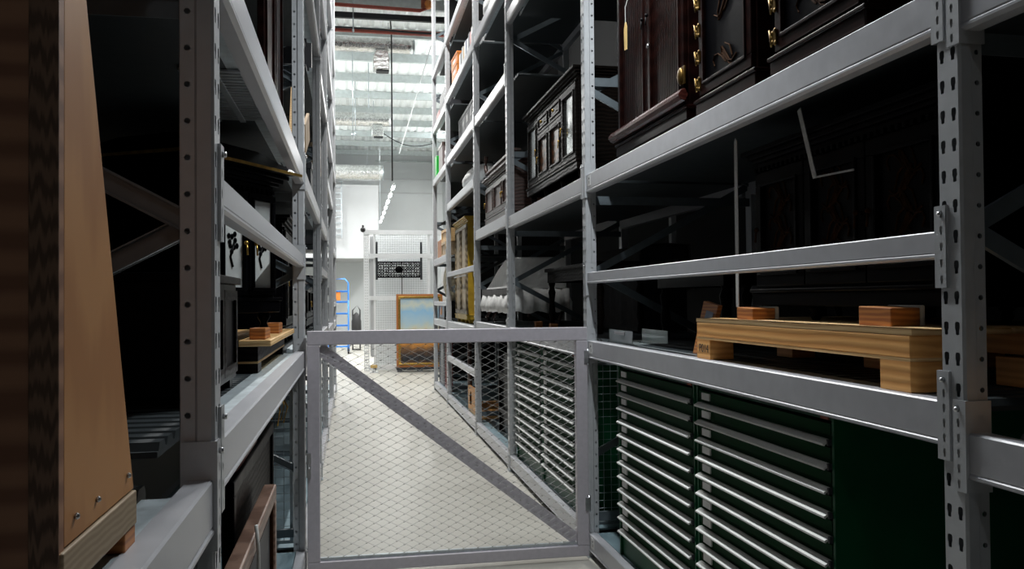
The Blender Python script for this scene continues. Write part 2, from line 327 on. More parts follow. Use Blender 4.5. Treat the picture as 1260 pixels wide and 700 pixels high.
# beams ---------------------------------------------------------------------
CON = {}
def con_mesh(h, sgn, key):
    """end connector: bent plate on the post's front and side, slots and a hooked bolt"""
    mb = MB(); n = 4
    zs = [h * k / n for k in range(n + 1)]
    plate(mb, lambda u, z: (-.0055, sgn * u, z), [.000, .004, .020, .036], zs, [None, keyhole(.010, .022), None])
    mb.add([(-.0055, 0, 0), (.0005, 0, 0), (.0005, 0, h), (-.0055, 0, h)], [(0, 1, 2, 3)])
    # the side leg hugs the post's flank
    yb = sgn * -.0015
    return mb
def beam_parts(L, h, conh, sticker, t):
    key = (round(L, 3), h, conh)
    if key not in CON:
        if h > .08: pf = [(.002, .020), (.002, h - .004), (.006, h), (.048, h), (.048, 0), (.012, 0), (.0, .006), (.0, .012), (.004, .016)]
        else: pf = [(.002, .014), (.002, h - .003), (.005, h), (.042, h), (.042, 0), (.010, 0), (.0, .004), (.0, .009), (.004, .012)]
        rail = MB().prism(pf, 'y', -L / 2, L / 2).mesh('rail', M['rail'])
        cons = []; bolts = []
        for sg in (-1, 1):
            mb = MB(); z0 = (-.028 if conh > .195 else h / 2 - conh * .53)
            e = sg * (L / 2)            # beam end
            # front leg, lies on the post's front
            nn = max(3, round(conh / .036)); zs = [z0 + conh * k / nn for k in range(nn + 1)]
            F = (lambda u, z: (-.006, e + u * sg, z))
            plate(mb, F, [-.004, .010, .028, .036], zs, [None, keyhole(.009, .019), None])
            mb.box(-.006, .0, e + sg * .034, e + sg * .036, z0, z0 + conh)
            mb.box(-.004, -.001, e - sg * .003, e + sg * .035, z0, z0 + conh)
            # side leg, on the post's flank
            mb.box(-.006, .060, e - sg * .0010, e - sg * .0005, z0, z0 + conh)
            plate(mb, lambda u, z, e=e, sg=sg: (u, e - sg * .004, z), [-.006, .022, .044, .060], zs if conh < .12 else [z0, z0 + conh * .3, z0 + conh * .65, z0 + conh], [None, circ(.0062), None])
            mb.box(.0585, .060, e - sg * .004, e - sg * .001, z0, z0 + conh)
            mb.box(-.006, .060, e - sg * .004, e - sg * .001, z0 + conh - .0012, z0 + conh)
            mb.add([(-.0055, e - sg * .0012, z0 + .002), (.059, e - sg * .0012, z0 + .002), (.059, e - sg * .0012, z0 + conh - .002), (-.0055, e - sg * .0012, z0 + conh - .002)], [(0, 1, 2, 3)])
            cons.append(mb.mesh('connector', M['paint']))
            b = MB()
            b.tube([(-.006, e + sg * .019, z0 + conh * .9), (-.014, e + sg * .019, z0 + conh * .9)], .006, 6)
            bolts.append(b.mesh('bolt', M['hole'] if False else M['bolt']))
        st = MB().box(.0005, .0018, L / 2 - .10, L / 2 - .035, h * .32, h * .88).mesh('label_sticker', M['sticker'])
        mk = MB().box(.0, .0006, L / 2 - .075, L / 2 - .066, h * .42, h * .58).box(.0, .0006, L / 2 - .075, L / 2 - .060, h * .66, h * .76).mesh('printed_mark', M['ink'])
        CON[key] = (rail, cons, bolts, st, mk)
    rail, cons, bolts, st, mk = CON[key]
    obj('rail', None, None, t, me=rail)
    for c, b in zip(cons, bolts):
        co = obj('connector', None, None, t, me=c); obj('bolt', None, None, co, me=b)
    if sticker:
        so = obj('label_sticker', None, None, t, me=st); obj('printed_mark', None, None, so, me=mk)

DK = {}
def deck_mesh(L, plain):
    k = (round(L, 3), plain)
    if k in DK: return DK[k]
    if plain:
        mb = MB().box(.052, DEP - .08, -L / 2, L / 2, -.012, -.002)
        mb.box(.052, .056, -L / 2, L / 2, -.04, -.012)
    else:
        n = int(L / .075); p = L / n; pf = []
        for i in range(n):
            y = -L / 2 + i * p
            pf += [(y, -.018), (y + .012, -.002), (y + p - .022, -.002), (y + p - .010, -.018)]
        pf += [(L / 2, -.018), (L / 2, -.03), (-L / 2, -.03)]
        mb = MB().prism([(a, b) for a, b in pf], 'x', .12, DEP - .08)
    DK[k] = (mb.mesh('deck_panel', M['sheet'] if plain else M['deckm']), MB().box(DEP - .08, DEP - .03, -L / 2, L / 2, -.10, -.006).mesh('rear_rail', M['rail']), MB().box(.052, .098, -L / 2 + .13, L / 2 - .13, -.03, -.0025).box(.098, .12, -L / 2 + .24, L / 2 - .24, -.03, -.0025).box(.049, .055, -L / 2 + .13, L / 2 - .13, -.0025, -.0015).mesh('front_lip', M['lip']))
    return DK[k]
BAY = ['bay cut by photo edge', 'nearest full bay', 'first bay past gate', 'second bay past gate', 'third bay past gate', 'last bay past gate']
LEV = dict(base='floor', low='knee', deck='waist', mid='chest', A='overhead', B='high', C='very high', D='topmost')
RL = [dict(base=.139, deck=1.193, A=2.20, B=3.52),
      dict(base=.139, deck=1.255, mid=1.65, A=2.221, B=3.62),
      dict(base=.139, deck=1.255, A=2.221, C=4.02, D=5.29),
      dict(base=.139, deck=1.255, A=2.255, B=3.52, C=4.42, D=5.40),
      dict(base=.139, low=.70, deck=1.19, mid=1.885, A=2.87, B=3.53, C=4.42, D=5.29),
      dict(base=.139, deck=1.19, mid=1.47, A=2.16, B=3.50, C=4.36, D=5.29)]
LL = [dict(base=.139, deck=1.167, A=2.50, B=3.62),
      dict(base=.139, deck=1.225, mid=1.752, A=2.245, B=3.70),
      dict(base=.139, deck=1.225, A=2.245, B=3.66, C=4.9),
      dict(base=.139, deck=1.225, mid=1.80, A=2.245, B=3.52, C=4.42, D=5.3),
      dict(base=.139, deck=1.19, A=2.87, B=3.53, C=4.42, D=5.45),
      dict(base=.139, deck=1.19, mid=1.47, A=2.3, B=3.52, C=4.36, D=5.29)]
for side, LV in ((1, RL), (-1, LL)):
    for b in range(6):
        y0, y1 = YP[b] + .0420, YP[b + 1] - .0420
        L = y1 - y0; yc = (y0 + y1) / 2
        for k, z in LV[b].items():
            small = k in ('mid', 'low')
            h = .064 if small else .106
            if k == 'low': h = .075
            if k == 'mid' and side < 0 and b == 1: h = .068
            where = '%s rack, %s' % ('right' if side > 0 else 'left', BAY[b])
            t = thing('rack_beam', 'grey steel shelf beam at %s level, %s' % (LEV[k], where), 'rack beam', (side_x(side, 0), yc, z - h), side_rz(side), 'shelf beams of the racks')
            conh = .03 + h if k == 'base' else (.19 if small else .205)
            if k == 'base':
                beam_parts(L, h, .115, side > 0 and b > 0, t)
            else: beam_parts(L, h, conh, side > 0 and not small and b > 0, t)
            if k in ('mid', 'low'): continue
            plain = k == 'base'
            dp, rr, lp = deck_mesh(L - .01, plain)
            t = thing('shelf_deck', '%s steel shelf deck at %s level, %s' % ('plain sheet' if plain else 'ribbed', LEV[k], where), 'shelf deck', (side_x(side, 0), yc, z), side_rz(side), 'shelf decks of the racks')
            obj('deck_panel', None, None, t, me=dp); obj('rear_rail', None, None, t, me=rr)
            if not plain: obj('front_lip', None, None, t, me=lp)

# ------------------------------------------------------------------ wire gate across the aisle
g = thing('wire_gate', 'grey steel gate with diamond wire mesh closing the aisle', 'gate', (.5425, 4.715, 0))
W2 = .783; zb, zt = .028, 1.335; fw = .066; th = .024
obj('top_rail', MB().box(-W2, W2, -th, th, zt - .076, zt), 'gate', g, .004)
obj('bottom_rail', MB().box(-W2, W2, -th, th, zb, zb + .062), 'gate', g, .004)
for sg in (-1, 1):
    obj('stile', MB().box(sg * W2, sg * (W2 - fw), -th, th, zb + .062, zt - .076), 'gate', g, .003)
zi0, zi1, xi = zb + .062, zt - .076, W2 - fw
obj('bottom_flange', MB().box(-xi, xi, .0, .020, zi0, zi0 + .016), 'galv', g)
obj('diagonal_brace', MB().bar((-xi, .010, zi1 - .02), (xi, .010, zi0 + .03), .006, .068), 'gate', g)
wm = MB(); dx, dz = .082, .0415
def clip(a, b):
    (x0, z0), (x1, z1) = a, b; t0, t1 = 0., 1.
    for p, q in ((-(x1 - x0), x0 + xi), (x1 - x0, xi - x0), (-(z1 - z0), z0 - zi0), (z1 - z0, zi1 - z0)):
        if abs(p) < 1e-9:
            if q < 0: return None
        else:
            r = q / p
            if p < 0: t0 = max(t0, r)
            else: t1 = min(t1, r)
    return ((x0 + t0 * (x1 - x0), z0 + t0 * (z1 - z0)), (x0 + t1 * (x1 - x0), z0 + t1 * (z1 - z0))) if t1 - t0 > 1e-3 else None
HH = zi1 - zi0; run = HH * dx / dz
k = -int((run + 2 * xi) / dx) - 1
while k * dx < 2 * xi + run:
    for sg in (-1, 1):
        xs = -xi + k * dx
        a, b = ((xs, zi0), (xs + run, zi1)) if sg > 0 else ((xs + run, zi0), (xs, zi1))
        c = clip(a, b)
        if c: wm.tube([(c[0][0], -.006 + sg * .0008, c[0][1]), (c[1][0], -.006 + sg * .0008, c[1][1])], .0008, 4)
    k += 1
obj('wire_mesh', wm, 'wire', g)
fe = MB(); iz = 0
zz = zi0
while zz < zi1 - .005:
    xx = -xi + (0 if iz % 2 == 0 else dx / 2)
    while xx < xi:
        if abs(xx) < xi - .004 and zz > zi0 + .004:
            fe.box(xx - .0048, xx + .0048, -.0088, -.0032, zz - .0016, zz + .0016)
        xx += dx
    zz += dz / 2; iz += 1
fo = obj('ferrule_grid', fe, 'ferrule', g)
for zz in (.28, 1.12):
    hb = MB().tube([(W2 + .006, -.012, zz), (W2 + .006, -.012, zz + .09)], .009, 10).box(W2 - .02, W2 + .006, -.03, -.022, zz + .01, zz + .08)
    obj('hinge', hb, 'bolt', g)
obj('latch', MB().box(-W2 - .004, -W2 + .02, -.04, -.024, .55, .68).tube([(-W2 + .008, -.04, .60), (-W2 + .008, -.065, .60), (-W2 + .008, -.065, .66)], .006, 8), 'bolt', g)

# wire infill panels on the gate-side upright frames
def infill(label, side, y, z0, z1, d0, d1):
    t = thing('mesh_infill_panel', label, 'mesh panel', (side_x(side, 0), y, 0), side_rz(side), 'square wire infill panels')
    obj('frame', MB().frame(d0, d1, z0, z1, .012, -.008, .008) if False else MB().box(d0, d1, -.006, .006, z0, z0 + .018).box(d0, d1, -.006, .006, z1 - .018, z1).box(d0, d0 + .018, -.006, .006, z0 + .018, z1 - .018).box(d1 - .018, d1, -.006, .006, z0 + .018, z1 - .018), 'galv', t)
    w = MB(); u = d0 + .05
    while u < d1 - .02: w.tube([(u, 0, z0 + .01), (u, 0, z1 - .01)], .0016, 4); u += .045
    u = z0 + .05
    while u < z1 - .02: w.tube([(d0 + .01, .003, u), (d1 - .01, .003, u)], .0016, 4); u += .045
    obj('wire_grid', w, 'galv', t)
infill('square wire mesh panel beside green cabinets under the right waist shelf', 1, 4.85, .16, 1.12, .07, .95)
infill('square wire mesh panel behind dark frames under the left waist shelf', -1, 4.85, .16, 1.10, .07, .50)

# ------------------------------------------------------------------ green drawer cabinets
def drawer_cabinet(label, y0, y1, n=12, z0=.139, z1=1.158, xf=.053):
    w = y1 - y0
    t = thing('drawer_cabinet', label, 'drawer cabinet', (XR + xf, (y0 + y1) / 2, z0 - .002), 0, 'green drawer cabinets')
    h = z1 - z0
    obj('body', MB().box(.014, .80, -w / 2, -w / 2 + .02, 0, h).box(.014, .80, w / 2 - .02, w / 2, 0, h).box(.012, .80, -w / 2 + .02, w / 2 - .02, 0, .12).box(.014, .80, -w / 2 + .02, w / 2 - .02, h - .03, h).box(.78, .80, -w / 2 + .02, w / 2 - .02, .12, h - .03).box(.0, .014, -w / 2, -w / 2 + .012, 0, h).box(.0, .014, w / 2 - .012, w / 2, 0, h), 'green', t)
    p = (h - .03 - .125) / n
    fr = MB().box(.006, .70, -w / 2 + .022, w / 2 - .022, 0, p - .006).box(.002, .006, -w / 2 + .022, w / 2 - .022, p * .45, p - .006).mesh('drawer', M['green2'])
    hd = MB().prism([(.004, p * .04), (.004, p * .27), (-.006, p * .27), (-.024, p * .13), (-.024, p * .05), (-.020, p * .02), (-.017, p * .08), (-.004, p * .17), (.0, p * .04)], 'y', -w / 2 + .020, w / 2 - .030).mesh('handle', M['alu'])
    cl = MB().box(-.004, .002, w / 2 - .135, w / 2 - .060, p * .46, p * .84).mesh('label_holder', M['sticker'])
    ck = MB().box(-.0046, -.004, w / 2 - .125, w / 2 - .085, p * .62, p * .70).mesh('printed_mark', M['ink'])
    ec = MB().box(-.012, .004, -w / 2 + .012, -w / 2 + .022, p * .04, p * .30).mesh('end_cap', M['slate'])
    for i in range(n):
        d = obj('drawer', None, None, t, me=fr); d.location = (0, 0, .124 + p * i)
        obj('handle', None, None, d, me=hd); l = obj('label_holder', None, None, d, me=cl); obj('end_cap', None, None, d, me=ec)
    obj('red_lock_tab', MB().box(-.002, .004, -w / 2 + .03, -w / 2 + .07, h - .026, h - .008), 'rust', t)
    return t
drawer_cabinet('green metal cabinet of shallow drawers next to the right mesh panel', 3.325, 4.345)
drawer_cabinet('green metal cabinet of shallow drawers, nearest of the four, right foreground', 2.285, 3.300)
drawer_cabinet('green metal drawer cabinet behind gate wire, touching the gate post side', 5.22, 6.19)
drawer_cabinet('green metal drawer cabinet behind gate wire, farthest of the four', 6.21, 7.20)

# ------------------------------------------------------------------ pallets and chocks
def pallet(label, side, d, yc, z, w=1.335, dep=.80, group='timber pallets', hb=.078, m='pine', slats=False):
    t = thing('wooden_pallet', label, 'pallet', (side_x(side, d), yc, z), side_rz(side), group)
    for xx in (0, dep / 2 - .05, dep - .1):
        obj('stringer', MB().box(xx, xx + .1, -w / 2, w / 2, hb + .008, hb + .066), m, t, .003)
        for yy_ in (-w / 2, -.06, w / 2 - .125):
            if yy_ == -.06 and xx == 0: continue
            obj('block', MB().box(xx, xx + .1, yy_, yy_ + .125, 0, hb), m, t, .002)
    obj('base_slat', MB().box(0, .1, -w / 2, w / 2, hb, hb + .008), 'pine2', t)
    if slats:
        for i in range(5): obj('deck_board', MB().box(-.05 + i * .19, .07 + i * .19, -w / 2 - .02, w / 2 + .02, hb + .066, hb + .090), 'pine2', t, .003)
        return t
    n = 8; bw = dep / n
    for i in range(n):
        obj('deck_board', MB().box(i * bw, (i + 1) * bw - .012, -w / 2 - .006, w / 2 + .006, hb + .066, hb + .082), 'pine2', t, .002)
    return t
P1 = pallet('pine pallet under black furniture on the right waist shelf before gate', 1, .030, 2.567, 1.2556)
# stencilled mark
cu = bpy.data.curves.new('stencil', 'FONT'); cu.body = 'P014'; cu.size = .046; cu.extrude = .0002; cu.materials.append(M['ink'])
st = bpy.data.objects.new('stencil_mark', cu); C.objects.link(st); st.parent = P1
st.rotation_euler = (PI / 2, 0, -PI / 2); st.location = (-.0012, .645, .027)
bpy.context.view_layer.update()
_me = bpy.data.meshes.new_from_object(st.evaluated_get(bpy.context.evaluated_depsgraph_get())); _me.name = 'stencil_mark'
if not _me.materials: _me.materials.append(M['ink'])
s2 = obj('stencil_mark', None, None, P1, me=_me); s2.rotation_euler = st.rotation_euler; s2.location = st.location
bpy.data.objects.remove(st)
pallet('dark pine pallet in the right bay cut by photo edge', 1, .10, .85, 1.1918, m='pine')
def chock(label, side, d, y, z, w, h, m='chock', dep=.09, felt=True):
    t = thing('wooden_chock', label, 'wooden chock', (side_x(side, d), y, z), side_rz(side), 'wooden chocks on the pallets')
    obj('block', MB().prism([(-w / 2, 0), (w / 2, 0), (w / 2, h), (-w / 2, h * .92)], 'x', 0, dep), m, t, .003)
    if felt: obj('felt_pad', MB().box(dep + .001, dep + .016, -w / 2, w / 2, 0, h * 1.04), 'felt', t, .004)
PT = 1.2556 + .1605
chock('orange-brown wooden chock where white strap meets the right pallet', 1, .10, 2.95, PT, .13, .046)
chock('reddish wooden chock at the near end of the right pallet', 1, .10, 2.15, PT, .15, .055)

# ------------------------------------------------------------------ furniture
def cabinet(name, label, cat, side, d, yc, z, w, dep, h, m='ebony', cornice=True, feet=.05, doors=2, panel='walnut', plinth=True,
            hinge=None, mirror=(), top_drawer=0.0, motif=None, rib=False, group=None, knob='gold', gilt=False, front=None, special={}):
    t = thing(name, label, cat, (side_x(side, d), yc, z), side_rz(side), group)
    ch = .07 if cornice else .02; mf = front or m
    obj('body', MB().box(.02, dep, -w / 2 + .02, w / 2 - .02, feet + .0, h - ch), m, t, .003)
    if plinth:
        obj('plinth', MB().box(0, dep, -w / 2, w / 2, feet, feet + .05).box(-.008, dep, -w / 2 - .008, w / 2 + .008, feet + .05, feet + .065), m, t, .004)
    if cornice:
        mb = MB()
        for i, (o_, a, b) in enumerate(((.0, 0, .02), (.018, .02, .034), (.032, .034, .052), (.05, .052, .07))):
            mb.box(.02 - o_, dep, -w / 2 + .02 - o_, w / 2 - .02 + o_, h - ch + a, h - ch + b)
        y = -w / 2 + .03
        while y < w / 2 - .03: mb.box(.005, .02, y, y + .016, h - ch - .018, h - ch); y += .034
        obj('cornice', mb, m, t, .003)
    if feet > .0:
        for yy_ in (-w / 2 + .05, w / 2 - .05, *(() if w < 1.1 else (-w / 6, w / 6))):
            for xx in (.05, dep - .06):
                obj('foot', MB().lathe([(.012, 0), (.022, .3 * feet), (.014, .55 * feet), (.028, .8 * feet), (.024, feet)], xx, yy_, 0, 10), m, t)
    zlo, zhi = feet + (.075 if plinth else .01), h - ch - .025
    dw = (w - .06) / doors
    for i in range(doors):
        a = -w / 2 + .03 + i * dw; b = a + dw - .006
        zt_ = zhi
        if top_drawer and i not in mirror:
            zt_ = zhi - top_drawer
            dr = obj('drawer', MB().box(.002, .02, a, b, zt_ + .006, zhi).frame(a + .03, b - .03, zt_ + .03, zhi - .02, .012, -.006, .002), m, t, .002)
            obj('knob', MB().sphere((-.014, (a + b) / 2, (zt_ + zhi) / 2), .012, 8), knob, dr)
        dm = MB().frame(a, b, zlo, zt_, min(.05, dw * .14), .0, .02)
        dr = obj('door', dm, mf, t, .003)
        pw = min(.05, dw * .14)
        pm = 'mirror' if i in mirror else special.get(i, panel)
        pb = MB().box(.010, .018, a + pw, b - pw, zlo + pw, zt_ - pw)
        if rib:
            y = a + pw + .01
            while y < b - pw - .02: pb.box(.006, .010, y, y + .012, zlo + pw, zt_ - pw); y += .022
        obj('panel', pb, pm, dr)
        obj('moulding', MB().frame(a + pw - .008, b - pw + .008, zlo + pw - .008, zt_ - pw + .008, .012, -.007, .004), mf, dr, .002)
        if motif and (not special or i in special):
            r = random.Random(i + 3); mb = MB(); cy, cz = (a + b) / 2, (zlo + zt_) / 2
            for q in range(9):
                an = 2 * PI * q / 9; rr = (.030 if q % 2 else .018)
                mb.sphere((.008, cy + rr * math.cos(an), cz + rr * 1.3 * math.sin(an)), .012, 8, (.25, 1, 1))
            mb.tube([(.008, cy, cz - .10), (.008, cy + .015, cz - .06), (.008, cy - .01, cz)], .005, 6)
            obj('painted_flower', mb, motif, dr)
        if gilt:
            r = random.Random(i + 11); mb = MB(); cy = (a + b) / 2
            for q in range(5):
                zz_ = zlo + pw + .06 + (zt_ - zlo - 2 * pw - .1) * q / 4; sx = (dw * .16) * (1 if q % 2 else -1)
                for (ox, rz_, a0) in ((0, .05, 0), (.4, .035, 2.1), (-.5, .028, 4.0)):
                    pts = [(.0085, cy + sx * (ox + math.sin(a0 + s_ * PI / 5) * (1 - s_ / 14)), zz_ + rz_ * math.cos(a0 + s_ * PI / 3.3)) for s_ in range(9)]
                    mb.tube(pts, .0035, 5)
            obj('gilt_ornament', mb, 'goldpaint', dr)
        if hinge:
            for fz in (.05, .16, .27, .38, .49, .60, .71, .82, .93):
                zz_ = zlo + (zt_ - zlo) * fz; yy_ = b - .012
                hb = MB()
                for q in range(5): hb.sphere((-.006, yy_ + .026 * math.cos(q * .8 - 1.6), zz_ + .022 * math.sin(q * .8 - 1.6)), .008, 6, (.6, 1, 1.2))
                hb.box(-.006, .0, yy_ - .006, yy_ + .02, zz_ - .02, zz_ + .026).tube([(-.008, yy_ + .020, zz_ - .03), (-.010, yy_ + .030, zz_ + .03)], .004, 6)
                obj('hinge', hb, hinge, dr)
        if i not in mirror or True:
            ks = a + .03 if i % 2 else b - .03
            obj('handle', MB().sphere((-.012, ks, (zlo + zt_) / 2), .010, 8).tube([(-.014, ks, (zlo + zt_) / 2 - .004), (-.018, ks, (zlo + zt_) / 2 - .05)], .004, 6), knob, dr)
    return t
DA = 2.221
cabinet('mahogany_wardrobe', 'dark red mahogany wardrobe on the right overhead shelf beside gate post', 'wardrobe', 1, .10, 3.98, DA, 1.0, .55, 1.30, 'mahog', panel='mahog', doors=2, feet=.06, rib=True, hinge=None, cornice=True, knob='black')
WR = bpy.data.objects['mahogany_wardrobe']
obj('base_moulding', MB().prism([(-.012, .135), (-.030, .142), (-.042, .158), (-.042, .172), (-.030, .188), (-.012, .194), (.004, .165)], 'y', -.515, .515), 'mahogp', WR, .004)
obj('hinge', MB().box(-.006, 0, -.49, -.44, .22, .30).sphere((-.008, -.45, .26), .03, 8, (.4, 1, 1.3)), 'antgold', WR)
obj('keyhole_plate', MB().sphere((-.006, -.03, .52), .012, 8, (.4, 1, 1)), 'bolt', WR)
w_ = solo('skirting_moulding', MB().prism([(-.03, 0), (.01, 0), (.01, .05), (-.012, .045), (-.03, .02)], 'y', -.52, .52), 'mahog', 'polished red moulding strip leaning along the mahogany wardrobe foot', 'moulding', (XR + .088, 3.98, DA + .075)) if False else None
cabinet('lacquer_cabinet', 'black lacquer cabinet with gilt hinges on right overhead shelf, nearer one', 'cabinet', 1, .10, 2.45, DA, .56, .5, 1.25, 'mahog', panel='black', doors=1, feet=.05, hinge='antgold', gilt=True)
cabinet('lacquer_cabinet', 'black lacquer cabinet with gilt hinges beside the mahogany wardrobe', 'cabinet', 1, .10, 3.11, DA, .54, .5, 1.25, 'mahog', panel='black', doors=1, feet=.05, hinge='antgold', gilt=True)
t = thing('paper_tag', 'manila paper tag hanging on a string from the mahogany wardrobe', 'tag', (XR + .085, 4.26, 2.98))
obj('card', MB().prism([(-.022, -.17), (.020, -.165), (.024, -.05), (.008, -.02), (-.010, -.022), (-.024, -.05)], 'x', 0, .002), 'tag', t)
obj('string', MB().tube([(.001, 0, -.03), (.001, .002, .06), (.02, 0, .12)], .0015, 4), 'strap', t)
cabinet('carved_cabinet', 'dark carved cabinet with two mirror doors on right shelf past gate', 'cabinet', 1, .12, 6.20, DA, 1.62, .5, .82, 'ebony', doors=4, mirror=(0, 3), top_drawer=.14, feet=.14)
cabinet('carved_chest', 'brown carved chest with faded panels on right shelf, second bay past gate', 'chest', 1, .08, 8.25, 2.255, 1.62, .6, .52, 'brownc', panel='mauve', doors=3, feet=.04)
t = thing('rolled_pelmet', 'red-brown carved pelmet rail resting on the brown carved chest', 'pelmet', (XR + .10, 8.25, 2.777))
obj('rail', MB().box(0, .05, -.75, .75, 0, .06).box(-.02, .06, -.80, .80, .06, .085), 'brownc', t, .003)
obj('scroll', MB().tube([(.0, .80 + .06 * math.sin(s_ / 2), .09 + .03 * s_) for s_ in range(7)], .02, 8), 'brownc', t)

# black altar cabinet on the right pallet, table and chair behind the chest-level beam
cabinet('altar_cabinet', 'black lacquered altar cabinet standing on the pine pallet, right foreground', 'cabinet', 1, .22, 2.55, PT, 1.15, .55, .66, 'black', panel='black', doors=3, feet=.05, gilt=True, knob='goldpaint')
t = thing('white_strap', 'upright white webbing strap rising from the right pallet chock', 'strap', (XR + .105, 3.02, PT))
obj('webbing', MB().prism([(-.011, .046), (.011, .046), (.013, .45), (.010, .68), (.002, .695), (-.010, .68), (-.014, .45)], 'x', 0, .003), 'strap', t)
t = thing('white_band', 'bent white band hooked over black altar cabinet front', 'band', (XR + .186, 2.67, 1.88))
obj('band', MB().bar((0, .02, .27), (0, -.075, .02), .003, .022).bar((0, -.075, .02), (0, -.30, .012), .003, .006), 'strap', t)
def turned_table(label, side, d, yc, z, w, dep, h, m='black'):
    t = thing('dark_table', label, 'table', (side_x(side, d), yc, z), side_rz(side), 'dark tables')
    obj('tabletop', MB().box(-.02, dep + .02, -w / 2 - .03, w / 2 + .03, h - .03, h), m, t, .006)
    obj('apron', MB().box(0, dep, -w / 2, -w / 2 + .02, h - .12, h - .03).box(0, dep, w / 2 - .02, w / 2, h - .12, h - .03).box(0, .02, -w / 2 + .02, w / 2 - .02, h - .12, h - .03), m, t)
    for xx in (.03, dep - .03):
        for yy_ in (-w / 2 + .04, w / 2 - .04):
            obj('leg', MB().lathe([(.016, 0), (.026, .03), (.018, .07), (.03, .12), (.022, h * .45), (.032, h * .6), (.02, h * .68), (.03, h * .74), (.03, h - .10)], xx, yy_, 0, 10), m, t)
    return t
turned_table('black table with turned legs behind right pallet, beside wire gate', 1, .35, 4.10, 1.2538, .86, .55, .42)
def chair(name, label, side, d, yc, z, rz, m, cloth=None, s=1.0, h=.82):
    t = thing(name, label, 'chair', (side_x(side, d), yc, z), rz)
    sh_ = .42 * s
    for xx, yy_ in ((.03, .03), (.03, .39)):
        obj('leg', MB().tube([(xx * s, yy_ * s, 0), (xx * s + .02, yy_ * s, sh_ * .3), (xx * s - .012, yy_ * s, sh_ * .75), (xx * s, yy_ * s, sh_)], [.013, .012, .022, .022], 8), m, t)
    for yy_ in (.03, .39):
        obj('leg', MB().tube([(.40 * s, yy_ * s, 0), (.38 * s, yy_ * s, sh_), (.42 * s, yy_ * s, h * s)], [.014, .018, .014], 8), m, t)
    obj('seat', MB().box(0, .42 * s, 0, .42 * s, sh_, sh_ + .05), m, t, .012)
    b = MB().bar((.42 * s, .02, h * s), (.42 * s, .40 * s, h * s), .03, .06)
    for q in range(4): b.bar((.395 * s, (.08 + .085 * q) * s, sh_ + .05), (.42 * s, (.08 + .085 * q) * s, h * s), .012, .03)
    obj('backrest', b, m, t, .004)
    return t
chair('dark_chair', 'black wooden chair facing the aisle behind white perforated strut', 1, .90, 3.35, 1.2538, 0, M['black'] if False else 'black', s=.8, h=.7)
# draped chair
t = thing('draped_settee', 'settee under white dust cloth on right waist shelf past gate', 'settee', (XR + .055, 8.28, 1.268))
for xx, yy_ in ((.05, -.72), (.05, .70), (.05, .30), (.5, -.70), (.5, .70)):
    obj('leg', MB().tube([(xx, yy_, 0), (xx - .025, yy_, .04), (xx + .01, yy_, .11), (xx - .01, yy_, .24)], [.026, .016, .02, .028], 8), 'brownc', t)
def drape(m, y0, y1, prof, seed, n=46, wob=.018):
    """cloth hung over a seat: profile (x, z, halfwidth) swept, edges fall in folds"""
    r = random.Random(seed); ph = [r.uniform(0, 6.3) for _ in range(6)]; v = []; f = []
    for i in range(n + 1):
        u = i / n; y = y0 + (y1 - y0) * u
        for j, (x_, z_, k_) in enumerate(prof):
            wv = wob * k_ * (math.sin(u * 31 + ph[0]) + .6 * math.sin(u * 57 + ph[1]) + .5 * math.sin(u * 13 + ph[2] + j))
            v.append((x_ + wv, y + .006 * math.sin(j + u * 9), z_ + .4 * wv * (1 if j < 2 else .4)))
    k_ = len(prof)
    for i in range(n):
        for j in range(k_ - 1): f.append((i * k_ + j, (i + 1) * k_ + j, (i + 1) * k_ + j + 1, i * k_ + j + 1))
    m.add(v, f, True); return m
cl = MB(); drape(cl, -.84, .84, [(-.012, .105, 1), (-.025, .17, 1), (.0, .26, .8), (.03, .31, .4), (.28, .33, .2), (.5, .33, .2), (.55, .2, .8), (.55, .10, 1)], 4, 80, .009)
for sg in (-1, 1):
    vs = []; n = 20
    for i in range(n + 1):
        u = i / n; xx = u * .54
        wv = .02 * math.sin(u * 26 + sg); vs += [(xx, sg * .84 + wv * .2, .325 - .02 * (u < .1)), (xx, sg * (.845 + wv), .2), (xx, sg * (.85 + 1.3 * wv), .11 + .012 * math.sin(u * 17))]
    cl.add(vs, [(3 * i + j, 3 * i + 3 + j, 3 * i + 4 + j, 3 * i + 1 + j) for i in range(n) for j in (0, 1)], True)
co = obj('dust_cloth', cl, 'cloth', t); sm = co.modifiers.new('thick', 'SOLIDIFY'); sm.thickness = .004
pf = [(.83, .30), (.55, .40), (.10, .52), (-.30, .60), (-.60, .62), (-.84, .60), (-.84, .30)]
hb = MB(); vs = []
for (y_, z_) in pf: vs += [(.015 + (.03 if z_ > .35 else 0), y_, z_), (.50, y_, z_)]
hb.add(vs, [(2 * i, 2 * i + 1, 2 * ((i + 1) % 7) + 1, 2 * ((i + 1) % 7)) for i in range(7)] + [tuple(2 * i for i in range(7)), tuple(2 * i + 1 for i in range(6, -1, -1))])
obj('back_cover', hb, 'cloth', t)
obj('tape_band', MB().box(-.006, .012, -.835, .835, .275, .335), 'greycloth', t)
turned_table('dark table with turned legs in front of grey cloth, right waist shelf', 1, .30, 6.30, 1.2538, 1.5, .35, .50, 'ebony')
t = thing('covered_crate', 'crate under grey dust cloth behind dark turned-leg table', 'covered crate', (XR + .70, 6.5, 1.2538))
obj('crate', MB().box(.03, .38, -.62, .62, 0, .62), 'slate', t)
cl = MB(); drape(cl, -.66, .66, [(-.01, .04, 1), (-.015, .25, .8), (.0, .48, .5), (.01, .63, .2), (.2, .645, .1), (.4, .64, .1), (.42, .3, .6)], 9, 40, .010)
obj('dust_cloth', cl, 'greycloth', t)
